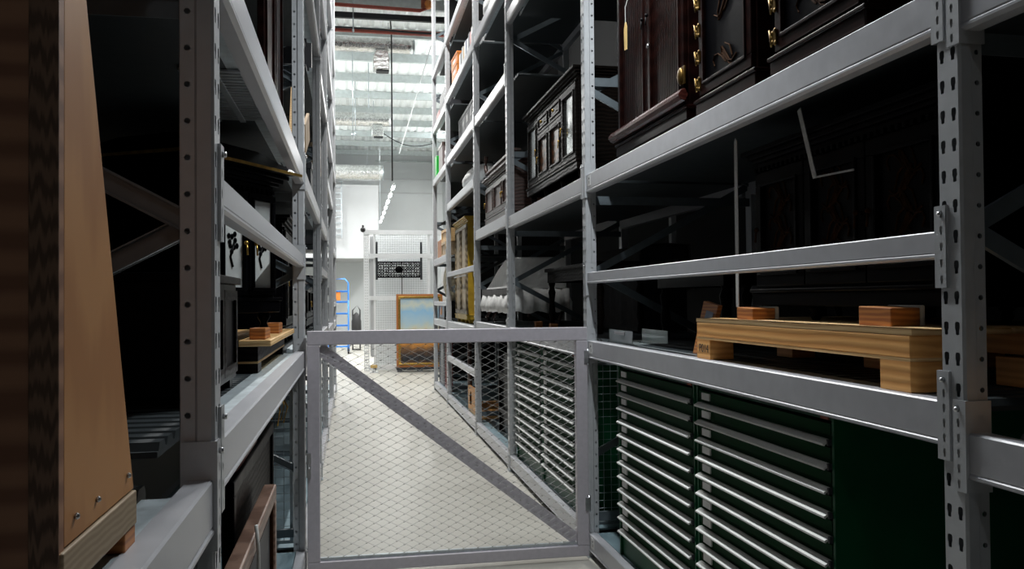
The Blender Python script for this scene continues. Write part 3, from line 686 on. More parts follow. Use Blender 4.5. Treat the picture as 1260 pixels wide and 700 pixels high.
for i, (yy_, lab) in enumerate(((7.10, 'small pine block foot, left of three under dark table'), (6.55, 'small pine block foot, middle of three under dark table'), (5.62, 'small pine block foot, right of three under dark table'))):
    solo('pine_block', MB().box(0, .06, -.03, .03, 0, .05), 'chock', lab, 'block', (XR + .20, yy_, 1.2538), 0, 'pine blocks under the table', .003)
# leaning booklet in front of the left end of the pallet
t = thing('framed_print', 'small blue print in wooden frame leaning by the right pallet', 'framed print', (XR + .14, 3.47, 1.2538), .0)
obj('frame', MB().add([(0, .07, 0), (0, -.07, 0), (.05, -.09, .21), (.05, .06, .23), (.02, .07, 0), (.02, -.07, 0), (.07, -.09, .21), (.07, .06, .23)], [(0, 1, 2, 3), (4, 7, 6, 5), (0, 4, 5, 1), (1, 5, 6, 2), (2, 6, 7, 3), (3, 7, 4, 0)]), 'chock', t)
obj('print', MB().add([(-.003, .02, .03), (-.003, -.055, .02), (.038, -.07, .18), (.038, .005, .19)], [(0, 1, 2, 3)]), 'navy', t)
t = thing('acrylic_box', 'low clear acrylic box at the gate end of right shelf', 'box', (XR + .10, 4.45, 1.2538))
obj('tray', MB().box(0, .2, -.2, .2, 0, .004).box(0, .004, -.2, .2, .004, .07).box(.196, .2, -.2, .2, .004, .07), 'frost', t)
obj('white_card', MB().box(-.003, 0, -.08, .10, .045, .062), 'white', t)
# a strut of the next rack row, coloured white in place of light
pm = MB(); plate(pm, lambda u, z: (0, u, z), [-.03, -.022, 0, .022, .03], [.0695 * k for k in range(36)], [None, keyhole(.014, .03), keyhole(.014, .03), None])
pm.box(.002, .05, -.03, .03, 0, 2.432)
solo('perforated_strut', pm, 'whitem', 'perforated strut coloured white as if lit, between dark furniture, right rack rear', 'strut', (2.86, 7.31, 0))

# wooden cradle, floor shelf right bays past gate
t = thing('wooden_cradle', 'pine cradle with round cut-outs on the right floor shelf', 'cradle', (XR + .06, 9.95, .137))
cr_ = MB(); us = [-.42, -.30, 0, .30, .42]
plate(cr_, lambda u, z: (0, u, z), [-.42, -.36, -.06, .06, .36, .42], [.04, .30], [None, circ(.085), None, circ(.085), None])
plate(cr_, lambda u, z: (.035, u, z), [-.42, -.36, -.06, .06, .36, .42], [.04, .30], [None, circ(.085), None, circ(.085), None])
cr_.box(0, .035, -.42, .42, .30, .305).box(0, .035, -.42, .42, .036, .04).box(0, .035, -.425, -.42, .036, .305).box(0, .035, .42, .425, .036, .305)
obj('side_board', cr_, 'pine', t)
for yy_ in (-.40, .0, .40): obj('cross_bearer', MB().box(0.036, .5, yy_ - .05, yy_ + .05, .0, .10), 'pine', t, .003)
obj('skid', MB().box(0, .035, -.42, .42, 0, .036), 'pine2', t)
t = thing('dark_rack_stand', 'dark slatted stand behind gate wire, right floor shelf second bay', 'stand', (XR + .15, 8.2, .137))
obj('post', MB().box(0, .04, -.5, -.46, 0, .85), 'ebony', t); obj('post', MB().box(0, .04, .46, .5, 0, .85), 'ebony', t)
obj('cross_rail', MB().box(.0, .03, -.46, .46, .2, .25).box(.0, .03, -.46, .46, .55, .6), 'ebony', t)
obj('slat_back', MB().box(.03, .4, -.48, .48, .02, .8), 'black', t)
solo('upright_pole', MB().tube([(0, 0, 0), (0, 0, .95)], .03, 10).tube([(0, 0, .95), (0, 0, .98)], .04, 10), 'brownc', 'brown wooden pole standing behind the pine cradle', 'pole', (XR + .10, 10.5, .137))
solo('red_lacquer_panel', MB().box(0, .03, -.35, .35, 0, .95).frame(-.35, .35, 0, .95, .05, -.012, 0), 'redlac', 'red lacquer panel standing on right floor shelf, last bay', 'panel', (XR + .08, 12.75, .137), 0, None, .003)
solo('slate_panel', MB().box(0, .03, -.35, .35, 0, .98).frame(-.35, .35, 0, .98, .05, -.012, 0), 'greycard', 'blue-grey framed panel beside the red lacquer panel', 'panel', (XR + .08, 13.62, .137), 0, None, .003)

# yellow cabinet
cabinet('yellow_cabinet', 'tall worn yellow and beige cabinet on the right rack past gate', 'cabinet', 1, .10, 11.35, 1.1888, 1.25, .14, 1.38, 'yellow', panel='beige', front='wornwood', doors=2, feet=.05, knob='gold') 
t = thing('white_band', 'white tie cord strapped round the tall yellow cabinet', 'cord', (XR + .095, 11.35, 1.80))
obj('cord', MB().box(-.012, -.004, -.64, .64, 0, .02), 'strap', t)
solo('white_wrapped_bundle', MB().sphere((.2, 0, .14), .2, 14, (1, 4.4, .75)).sphere((.2, .45, .10), .15, 12, (1, 2.5, .7)), 'cloth', 'white wrapped bundle lying on shelf above the yellow cabinet', 'bundle', (XR + .06, 10.6, 2.885))
solo('pale_crate', MB().box(0, .5, -.3, .3, 0, .22).frame(-.3, .3, 0, .22, .04, -.015, 0), 'kraft', 'pale wooden crate on the right rack end bay, lower of two', 'crate', (XR + .06, 13.0, 2.162), 0, 'wooden crates in the last bay', .003)
solo('pale_crate', MB().box(0, .45, -.35, .35, 0, .20).frame(-.35, .35, 0, .20, .04, -.015, 0), 'pine2', 'pale wooden crate on the right rack end bay, stacked on another', 'crate', (XR + .08, 13.0, 2.384), .04, 'wooden crates in the last bay', .003)
solo('kraft_carton', MB().box(0, .45, -.28, .28, 0, .30), 'chock', 'brown carton at far end of right rack beside white partition', 'carton', (XR + .06, 13.75, 2.162), 0, None, .004)
solo('flowered_cushion', MB().sphere((.14, 0, .31), .31, 16, (.42, 1.6, 1)), 'floral', 'flowered fabric cushion on right rack last bay, beside yellow cabinet', 'cushion', (XR + .06, 13.2, 1.475))
t = thing('small_painting', 'small blue and orange painting low on the right rack end', 'painting', (XR + .05, 13.4, 1.192))
obj('frame', MB().frame(-.45, .45, 0, .26, .03, 0, .03), 'slate', t); obj('canvas', MB().box(.01, .02, -.42, .42, .03, .23), 'navy', t)
obj('orange_figure', MB().sphere((.008, .05, .13), .07, 10, (.1, 1.4, 1)).sphere((.008, .18, .11), .05, 10, (.1, 1.4, 1)), 'orange', t)
# C level: orange boxes, books
for i, (zz_, lab) in enumerate(((0, 'orange archive box, bottom of three beside white books'), (.148, 'orange archive box, middle of three beside white books'), (.296, 'orange archive box, top of three beside white books'))):
    t = thing('archive_box', lab, 'box', (XR + .06, 11.55, 4.422 + zz_), .02 * i, 'orange archive boxes')
    obj('carton', MB().box(0, .38, -.25, .25, 0, .115), 'orange', t, .003); obj('lid', MB().box(-.006, .386, -.256, .256, .115, .145), 'orange', t, .003)
    obj('spine_label', MB().box(-.002, 0, -.09, .09, .04, .08), 'white', t)
cols = ['white', 'greycard', 'cream', 'kraft', 'white', 'navy', 'white', 'greycard', 'pinkcard', 'white', 'cream', 'white']
for i in range(12):
    hh = .26 + .07 * random.random(); y = 10.95 - i * .125
    lab = 'upright book on the very high right shelf, %s from the orange boxes' % ('first second third fourth fifth sixth seventh eighth ninth tenth eleventh twelfth'.split()[i])
    t = thing('upright_book', lab, 'book', (XR + .06, y, 4.422), 0, 'books beside the orange boxes')
    obj('cover', MB().box(0, .22, -.055, -.05, 0, hh).box(0, .22, .05, .055, 0, hh).box(0, .005, -.05, .05, 0, hh), cols[i], t); obj('pages', MB().box(.005, .21, -.05, .05, .004, hh - .006), 'white', t)
solo('white_sack', MB().sphere((.18, 0, .16), .19, 14, (1, 1.9, .85)), 'cloth', 'white padded sack at the near end of the book row', 'sack', (XR + .04, 8.75, 4.428))
solo('white_sack', MB().sphere((.18, 0, .16), .18, 14, (1, 1.4, .95)), 'cloth', 'white padded sack on shelf level with books, nearer one', 'sack', (XR + .04, 8.0, 4.428))
# B level grey boxes with labels
n = 0
for r_ in range(2):
    for q in range(4):
        row = 'upper' if r_ else 'lower'; pos = 'first second third fourth'.split()[q]
        t = thing('file_box', 'dark grey file box on right high shelf, %s row, %s from far end' % (row, pos), 'box', (XR + .16, 12.02 - .36 * (q + .5) - .1, 3.532 + .25 * r_), 0, 'grey file boxes')
        obj('carton', MB().box(0, .35, -.17, .17, 0, .20), 'greycard', t, .003); obj('lid', MB().box(-.005, .355, -.174, .174, .20, .245), 'greycard', t)
        obj('label_window', MB().box(-.002, 0, -.07, .07, .06, .15), 'white' if (q + r_) % 3 == 0 else 'slate', t)
t = thing('black_case', 'black boxy case on the very high shelf in the last right bay', 'case', (XR + .06, 13.15, 4.362))
obj('shell', MB().box(0, .4, -.38, .38, 0, .40), 'slate', t, .02); obj('strip', MB().box(-.004, 0, -.34, .34, .18, .21), 'greycard', t)
solo('pink_carton', MB().box(0, .3, -.2, .2, 0, .22), 'pinkcard', 'pink carton beside black boxy case, right rack last bay', 'carton', (XR + .06, 13.82, 4.362), 0, None, .003)
t = thing('document_box', 'brown document box on the high shelf, last right bay', 'box', (XR + .06, 13.45, 3.502)); obj('carton', MB().box(0, .35, -.28, .28, 0, .42), 'mauve', t, .003); obj('lid', MB().box(-.006, .356, -.286, .286, .42, .47), 'brownc', t)
solo('green_bin', MB().prism([(-.10, 0), (.10, 0), (.13, .36), (-.13, .36)], 'x', 0, .3), 'brightgreen', 'bright green plastic bin at right rack far corner', 'bin', (XR + .03, 13.95, 3.502), 0, None, .004)
for i in range(5):
    solo('magazine_stack', MB().box(0, .28, -.11, .11, 0, .052), 'white' if i % 2 == 0 else 'greycard', 'magazine bundle on high last right shelf, %s of five from bottom' % 'first second third fourth fifth'.split()[i], 'magazines', (XR + .06, 12.75, 3.502 + .054 * i), .05 * (i % 3 - 1), 'magazine bundles', .002)

# ------------------------------------------------------------------ left rack contents
t = thing('plywood_crate', 'tapered plywood crate in the left foreground', 'crate', (-.30, .955, 1.1658))
zc = .075
obj('side_panel', MB().prism([(.015, zc), (.305, zc), (.095, zc + .60), (.015 + .0, zc + .84)], 'x', -.012, 0), 'ply', t, .001)
obj('end_panel', MB().box(-.95, .0, -.003, .015, zc - .02, zc + .92), 'plyside', t, .001)
obj('corner_batten', MB().box(-.028, .001, -.006, -.003, zc - .02, zc + .92), 'plyedge', t, .001)
obj('sloped_panel', MB().add([(-.95, .305, zc), (-.012, .305, zc), (-.012, .095, zc + .60), (-.95, .095, zc + .60), (-.012, .016, zc + .835), (-.95, .016, zc + .835)], [(0, 1, 2, 3), (3, 2, 4, 5)]), 'plyside', t)
obj('base_batten', MB().box(-.03, .004, .0, .305, zc - .048, zc - .002), 'batten', t, .002)
for yy_ in (.012, .25): obj('foot', MB().box(-.95, .002, yy_, yy_ + .055, 0, zc - .048), 'chock' if yy_ > .1 else 'chock', t, .002)
for yy_ in (.02, .10, .24): obj('nail', MB().sphere((.002, .03 + yy_, zc + .025), .004, 6), 'bolt', t)

t = thing('black_cabinet', 'low black lacquer chest on left waist shelf', 'chest', (XL - .12, 2.60, 1.2238), PI)
obj('body', MB().box(.0, .5, -.30, .30, .03, .33), 'black', t, .003); obj('top', MB().box(-.015, .5, -.32, .32, .33, .352), 'black', t, .003)
for yy_ in (-.26, .26): obj('foot', MB().box(.01, .06, yy_ - .03, yy_ + .03, 0, .03), 'black', t)
obj('door', MB().frame(-.28, -.005, .05, .31, .03, -.008, 0).frame(.005, .28, .05, .31, .03, -.008, 0), 'ebony', t)
pallet('pine pallet with orange chocks on the left waist shelf', -1, .10, 4.02, 1.2238, w=1.30, hb=.037, slats=True, m='ebony')
ZL = 1.2238 + .127
chock('orange wooden chock on the left pallet, nearer of two', -1, .075, 3.50, ZL, .20, .045, felt=False, dep=.06)
chock('orange wooden chock on the left pallet, farther of two', -1, .075, 4.12, ZL, .20, .05, felt=False, dep=.06)
PC = cabinet('painted_cabinet', 'black lacquer cabinet with white flower-painted doors on the left pallet', 'cabinet', -1, .215, 3.58, ZL, .64, .42, .70, 'black', panel='black', doors=3, feet=.10, motif='black', knob='gold', special={0: 'cream', 1: 'cream'})
PC.rotation_euler = (0, 0, PI - .52)
obj('eave_roof', MB().add([(-.10, -.335, .70), (.52, -.335, .70), (.52, .40, .70), (-.10, .40, .70), (.06, -.24, .80), (.36, -.24, .80), (.36, .24, .80), (.06, .24, .80)], [(0, 3, 2, 1), (4, 5, 6, 7), (0, 1, 5, 4), (1, 2, 6, 5), (2, 3, 7, 6), (3, 0, 4, 7)]), 'black', PC)
obj('gilt_edge', MB().box(-.106, -.100, -.335, .40, .692, .704).box(-.10, .52, .400, .406, .692, .704), 'gold', PC)
t = thing('red_screen_panel', 'dark red folding screen panel on the left overhead shelf', 'screen', (XL - .10, 4.1, 2.243), PI)
for q in range(2):
    p = obj('leaf', MB().box(0, .03, -.45 + .45 * q, -.01 + .45 * q, 0, 1.25), 'mahog', t, .003)
    obj('moulding', MB().frame(-.42 + .45 * q, -.04 + .45 * q, .05, 1.2, .02, -.01, 0), 'mahog', p)
t = thing('wooden_board', 'pale wooden board leaning on left overhead shelf past gate', 'board', (XL - .10, 5.6, 2.243), PI)
obj('plank', MB().bar((0, .45, 0.06), (0.03, -.35, .85), .09, .02, (1, 0, 0)), 'pine2', t)
obj('batten', MB().bar((-.02, .40, .12), (-.02, .25, .27), .03, .03), 'pine', t)
t = thing('tilted_sheet', 'tilted brown board on carton, left overhead shelf past gate', 'board', (XL - .06, 6.2, 2.243), PI)
obj('panel', MB().bar((0, -.28, .56), (0, .28, .36), .02, .20, (0, 0, 1)), 'kraft', t)
obj('stand', MB().box(.02, .3, -.3, .3, 0, .45), 'slate', t)
cabinet('dark_cupboard', 'tall black cupboard on the left high shelf past gate', 'cupboard', -1, .12, 6.4, 3.66, 1.2, .5, .9, 'black', panel='black', doors=2, feet=.04)
cabinet('dark_cupboard', 'black cupboard on left waist shelf just past the gate', 'cupboard', -1, .14, 6.1, 1.2238, 1.6, .5, .8, 'black', panel='ebony', doors=3, feet=.05)
cabinet('dark_cupboard', 'black cupboard on left waist shelf, second bay past gate', 'cupboard', -1, .14, 8.3, 1.2238, 1.3, .5, .5, 'black', panel='ebony', doors=2, feet=.05)
gm = MB()  # pale bars stand in for light falling on the deck's underside
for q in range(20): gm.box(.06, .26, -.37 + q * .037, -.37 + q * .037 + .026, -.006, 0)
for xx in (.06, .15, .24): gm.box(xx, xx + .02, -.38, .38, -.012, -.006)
t = thing('lit_grating_patch', 'pale grating patch standing in for light on left overhead deck underside', 'grating', (XL, 3.06, 2.245 - .0325), PI)
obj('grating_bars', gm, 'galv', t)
# framed canvases stored flat on edge under the left waist shelf
t = thing('framed_canvas', 'large canvas in brown moulded frame under left waist shelf', 'framed canvas', (XL - .05, 2.95, .137), PI)
obj('frame', MB().frame(-.62, .62, .0, .62, .06, 0, .05), 'frameb', t, .006); obj('liner', MB().frame(-.56, .56, .06, .56, .02, .008, .03), 'goldpaint', t); obj('canvas', MB().box(.02, .03, -.55, .55, .07, .55), 'slate', t)
obj('tie_cord', MB().tube([(-.006, .18, .66), (-.012, .175, .58), (-.012, .17, .5), (-.004, .16, .42)], .006, 6), 'strap', t)
t = thing('framed_canvas', 'black framed canvas leaning behind brown framed one, left floor shelf', 'framed canvas', (XL - .12, 3.55, .137), PI)
obj('frame', MB().frame(-.70, .70, .0, .78, .05, 0, .04), 'black', t, .005); obj('canvas', MB().box(.012, .02, -.65, .65, .05, .73), 'ebony', t)
solo('red_rod', MB().tube([(0, -.3, 0), (0, .3, .0)], .012, 8), 'redlac', 'thin red rod lying on top of the black framed canvas', 'rod', (XL - .14, 3.3, .93))
t = thing('wire_chandelier', 'gilt wire chandelier hung under left shelf by gate post', 'chandelier', (XL - .16, 4.45, 1.10), 0)
ch_ = MB()
for q in range(8):
    a = 2 * PI * q / 8; ch_.tube([(0, 0, -.02), (.05 * math.cos(a), .10 * math.sin(a), -.05), (.09 * math.cos(a), .18 * math.sin(a), -.14), (.07 * math.cos(a), .14 * math.sin(a), -.22)], .004, 5)
obj('arm_cage', ch_, 'gold', t); obj('hook', MB().tube([(0, 0, .0), (0, 0, -.03)], .006, 6), 'gold', t)
# boxes far along the left rack
for i, (y, z, w, h, m, lab) in enumerate(((10.6, 1.1888, 1.2, .6, 'slate', 'dark crate on left waist shelf, third bay past gate'), (10.7, 2.868, 1.0, .5, 'kraft', 'tan carton on left overhead shelf, third bay past gate'),
        (13.1, 1.1888, .9, .28, 'greycard', 'grey carton on left waist shelf, last bay past gate'), (8.3, 2.243, 1.1, .5, 'slate', 'dark crate on left overhead shelf, second bay past gate'),
        (13.0, 2.298, .8, .6, 'greycard', 'grey carton on left overhead shelf, last bay past gate'), (8.4, 3.518, .9, .5, 'slate', 'dark carton on the left high shelf past gate'))):
    t = thing('storage_carton', lab, 'carton', (XL - .10, y, z), PI, 'cartons on the left rack')
    obj('carton', MB().box(0, .5, -w / 2, w / 2, 0, h - .06), m, t, .004); obj('lid', MB().box(-.008, .508, -w / 2 - .008, w / 2 + .008, h - .06, h), m, t, .003)

# ------------------------------------------------------------------ far end
t = thing('mesh_partition', 'white steel partition with wire grid at the far end of the aisle', 'partition', (0, 18.2, 0))
pp = MB(); plate(pp, lambda u, z: (u, 0, z), [.25, .265, .305, .345, .36], [.06 * k for k in range(50)], [None, circ(.013), circ(.013), None]); pp.box(.25, .258, .002, .05, 0, 2.94).box(.352, .36, .002, .05, 0, 2.94)
obj('perforated_post', pp, 'whitem', t)
for x0, x1 in ((.455, .50), (1.60, 1.66), (1.90, 1.98)): obj('post', MB().box(x0, x1, 0, .05, 0, 2.92), 'whitem', t)
for z0, z1 in ((2.90, 2.99), (2.38, 2.49), (1.50, 1.59), (.02, .12)): obj('rail', MB().box(.36 if z0 < 2.8 else .25, 1.98, -.03 if z0 > .5 else 0, .0 if z0 > .5 else .05, z0, z1), 'whitem', t)
for (z0, z1) in ((.12, 1.50), (1.59, 2.38), (2.49, 2.90)):
    w = MB(); u = .53
    while u < 1.60: w.tube([(u, .02, z0), (u, .02, z1)], .003, 4); u += .05
    u = z0 + .025
    while u < z1: w.tube([(.50, .024, u), (1.60, .024, u)], .003, 4); u += .05
    obj('wire_grid', w, 'whitem', t)
obj('side_panel', MB().box(.38, .455, .06, .075, .3, 2.86), 'wallgrey', t)
obj('rear_sheet', MB().box(.50, 1.98, .35, .37, .1, 2.9), 'wall', t)
solo('dome_camera', MB().sphere((0, 0, 0), .055, 14).tube([(0, 0, .03), (0, 0, .10)], .02, 8).tube([(0, 0, .08), (.02, .06, .08)], .012, 6), 'rubber', 'small black round camera on top of the white partition post', 'camera', (.235, 18.13, 2.99))
t = thing('openwork_carving', 'black openwork carved panel hung on the white partition', 'carved panel', (.99, 18.13, 1.97))
obj('frame', MB().box(-.48, .48, -.02, .015, .32, .35).box(-.48, .48, -.02, .015, 0, .03).box(-.48, -.45, -.02, .015, .03, .32).box(.45, .48, -.02, .015, .03, .32), 'black', t)
fr = MB(); r = random.Random(5)
for ix in range(17):
    for iz in range(5):
        cx, cz = -.435 + ix * .054, .058 + iz * .058; rr = .022 + .006 * r.random(); ph = r.random() * 6
        fr.tube([(cx + rr * math.cos(ph + s_ * .9) * (1 - .07 * s_), -.004, cz + rr * math.sin(ph + s_ * .9) * (1 - .07 * s_)) for s_ in range(8)], .0125, 5)
fr.lathe([(.0, 0), (.07, 0)], 0, 0, 0, 8) if False else fr.sphere((0, -.004, .175), .075, 12, (1.2, .2, 1))
obj('fretwork', fr, 'black', t)
for k_, xx in enumerate((-.47, .47)):
    t = thing('black_hanger', 'black hanging bar at the carved panel %s end' % ('left' if k_ == 0 else 'right'), 'hanging bar', (.99 + xx, 18.1, 1.93), 0, 'black hanging bars')
    obj('bar', MB().box(-.022, .022, 0, .02, 0, .80), 'blackst', t); obj('hook', MB().tube([(0, .01, .78), (0, -.03, .80), (0, -.03, .72)], .012, 6), 'blackst', t)
    obj('clamp', MB().box(-.04, .04, -.012, .0, .47, .55), 'whitem', t)
solo('black_tether', MB().tube([(0, 0, 0), (0, 0, .40)], .010, 6), 'rubber', 'short black cord hanging below the carved panel', 'cord', (1.05, 18.12, 1.57))
t = thing('landscape_painting', 'landscape painting in gilt frame leaning on the white partition', 'painting', (1.395, 17.80, .09))
fm = MB()
def ring(mb, w2, h, a, y0, y1):
    mb.box(-w2, w2, y0, y1, h - a, h); mb.box(-w2, w2, y0, y1, 0, a); mb.box(-w2, -w2 + a, y0, y1, a, h - a); mb.box(w2 - a, w2, y0, y1, a, h - a)
ring(fm, .485, 1.53, .05, -.02, .05)
obj('outer_frame', fm, 'chock', t, .006)
fm = MB()
fm.box(-.445, .445, -.03, .03, 1.44, 1.485).box(-.445, .445, -.03, .03, .045, .09).box(-.445, -.40, -.03, .03, .09, 1.44).box(.40, .445, -.03, .03, .09, 1.44)
obj('gilt_slip', fm, 'gold', t, .008)
cv = MB().box(-.40, .40, 0, .02, .09, 1.44)
obj('canvas', cv, 'painting', t)
rk = MB()
for q in range(6): rk.sphere((-.31 + .12 * q, 0, .17 + .03 * (q % 2)), .055, 10, (1.2, .08, 1))
obj('painted_rocks', rk, 'slate', t)
t = thing('low_plinth', 'dark grey low plinth under the landscape painting', 'plinth', (1.395, 17.82, 0))
obj('slab', MB().box(-.49, .60, -.12, .16, .045, .09), 'slate', t, .004)
for xx in (-.42, .0, .5): obj('bearer', MB().box(xx - .05, xx + .05, -.10, .14, 0, .045), 'greycard', t)
t = thing('blue_step_ladder', 'blue tubular warehouse ladder with orange sign beside white partition', 'ladder', (-.30, 24.6, 0))
rail = MB().tube([(-.32, 0, .25), (-.32, 0, 2.0), (-.28, 0, 2.1), (.10, 0, 2.12), (.20, 0, 2.0), (.20, 0, .25)], .022, 8).tube([(.20, -.45, .15), (.20, -.45, 1.45), (.2, 0, 1.5)], .018, 8).tube([(-.32, -.45, .15), (-.32, -.45, 1.45), (-.32, 0, 1.5)], .018, 8)
obj('side_rail', rail, 'blue', t)
for zz_ in (.45, .78, 1.12, 1.45, 1.75): obj('rung', MB().tube([(-.32, 0, zz_), (.20, 0, zz_)], .02, 8).box(-.3, .18, -.08, .06, zz_ + .01, zz_ + .03), 'blue', t)
for xx in (-.32, .20):
    for yy_ in (0, -.45): 
        w = obj('wheel', MB().tube([(xx - .025, yy_, .08), (xx + .025, yy_, .08)], .08, 12), 'rubber', t); obj('fork', MB().box(xx - .035, xx - .027, yy_ - .02, yy_ + .02, .07, .26).box(xx + .027, xx + .035, yy_ - .02, yy_ + .02, .07, .26), 'blue', w)
obj('base_rail', MB().box(-.32, .20, -.47, -.43, .19, .23).box(-.34, -.30, -.45, 0, .19, .23).box(.18, .22, -.45, 0, .19, .23), 'blue', t)
obj('sign', MB().box(-.26, -.02, -.035, -.025, 1.50, 1.74), 'orange', t)
t = thing('black_trolley', 'black hand trolley behind the blue ladder', 'trolley', (.02, 26.0, 0))
obj('frame', MB().tube([(-.0, 0, .1), (0, 0, 1.2), (.14, 0, 1.35), (.22, 0, 1.2), (.22, 0, .1)], .02, 8), 'rubber', t); obj('toe_plate', MB().box(0, .22, -.25, .0, .02, .04), 'rubber', t)
obj('sack', MB().sphere((.11, -.04, .75), .22, 10, (.7, .6, 1.8)), 'rubber', t)
for xx in (.0, .22): obj('wheel', MB().tube([(xx - .02, .05, .1), (xx + .02, .05, .1)], .1, 12), 'rubber', t)
t = thing('floor_bracket', 'small yellow topped bracket on floor at the white partition foot', 'bracket', (.44, 17.75, 0))
obj('base', MB().box(-.09, .09, -.08, .08, 0, .02).lathe([(.03, .02), (.02, .10)], 0, 0, 0, 8), 'whitem', t); obj('cap', MB().box(-.07, .07, -.05, .05, .10, .16), 'tag', t, .01)
t = thing('wall_ladder', 'pale fixed ladder high on far left wall', 'ladder', (-.56, 30.3, 0))
for xx in (-.22, .22): obj('rail', MB().box(xx - .02, xx + .02, 0, .05, 3.7, 5.7), 'galv', t)
k = 3.8
while k < 5.6: obj('rung', MB().box(-.2, .2, 0, .12, k, k + .03), 'galv', t); k += .21

# ------------------------------------------------------------------ services under the roof
def duct(label, y, z, r, x0, x1, drop=None, cat='duct'):
    t = thing('ceiling_duct', label, cat, (0, y, z), 0, 'foil-wrapped ducts under the roof')
    rr = random.Random(int(y * 10)); n = 40; pts = [(x0 + (x1 - x0) * i / n, 0, 0) for i in range(n + 1)]
    obj('pipe', MB().tube(pts, [r * (1 + .03 * rr.uniform(-1, 1)) for _ in pts], 18), 'foil', t)
    obj('end_collar', MB().tube([(x1, 0, 0), (x1 + .04, 0, 0)], r * .93, 18), 'galv', t)
    if drop:
        xd, wd, hd = drop
        obj('drop_neck', MB().prism([(xd - wd * .35, -r * .8), (xd + wd * .35, -r * .8), (xd + wd * .5, -r - hd * .35), (xd + wd * .5, -r - hd), (xd - wd * .5, -r - hd), (xd - wd * .5, -r - hd * .35)], 'y', -.14, .14), 'foil', t, .02)
        obj('grille', MB().box(xd - wd * .3, xd + wd * .45, -.1, .1, -r - hd - .03, -r - hd), 'blackst', t)
    for xx in (x0 + .6, x1 - .5):
        obj('hanger_rod', MB().tube([(xx, 0, r * .9), (xx, 0, 7.25 - z)], .008, 6), 'galv', t)
duct('foil-wrapped duct nearest, with box drop, under white roof', 17.6, 6.77, .15, -2.5, 1.27, (.62, .34, .38))
duct('foil-wrapped duct, middle of three under the white roof', 24.6, 6.70, .19, -2.5, 1.14, (.75, .34, .30))
duct('foil-wrapped duct, farthest and lowest of three under roof', 29.4, 5.88, .27, -2.5, 1.05)
solo('ceiling_pipe', MB().tube([(-2.55, 0, 0), (3.55, 0, -.03)], .05, 10), 'redpipe', 'straight red sprinkler pipe under the black roof channel', 'pipe', (0, 16.85, 6.84))
t = thing('ceiling_pipe', 'red sprinkler branch pipe with orange valve at top of photo', 'pipe', (0, 15.8, 6.98))
obj('pipe', MB().tube([(-2.5, 0, .02), (1.28, 0, -.06), (1.40, .02, -.01), (1.42, .02, .28)], .035, 10), 'redpipe', t)
obj('valve', MB().sphere((1.43, 0, .06), .09, 12), 'orange', t); obj('flange', MB().tube([(1.36, 0, .0), (1.36, 0, .16)], .06, 10), 'rust', t)
solo('ceiling_channel', MB().box(-2.55, 3.55, -.04, .04, -.045, .045).box(-2.55, 3.55, -.06, .06, .045, .055), 'blackst', 'long black steel channel across under the white roof', 'channel', (0, 16.3, 6.92))
solo('ceiling_conduit', MB().tube([(-2.55, 0, 0), (.5, 0, -.03), (1.2, 0, -.06), (3.5, 0, -.05)], .018, 8), 'blackst', 'thin black conduit below the black roof channel', 'conduit', (0, 16.5, 6.78))
solo('hanging_cable', MB().tube([(.82 + .1 * k, 0, -.25 * math.sin(k * PI / 16) - .02 * k) for k in range(17)], .014, 6), 'rubber', 'sagging black cable beyond the hanging lamp cable', 'cable', (0, 24.9, 6.45))
for i, (xx, yy_, z0) in enumerate(((.04, 19.0, 5.1), (.11, 22.0, 5.7), (.42, 20.5, 6.1), (.05, 15.9, 6.45))):
    t = thing('hanging_rod', 'thin steel rod hanging from white roof, %s from the left rack' % ('second', 'third', 'fourth', 'first')[i], 'rod', (xx, yy_, z0), 0, 'threaded rods under the roof')
    obj('rod', MB().tube([(0, 0, 0), (0, 0, 7.2 - z0)], .012, 6), 'galv', t); obj('nut', MB().tube([(0, 0, .05), (0, 0, .09)], .024, 6), 'galv', t)
solo('hanging_stay', MB().tube([(1.62, 0, 6.7), (1.15, 3.4, 5.05)], .010, 6), 'whitem', 'slanted thin white stay wire beside right rack end', 'stay', (0, 17.2, 0))
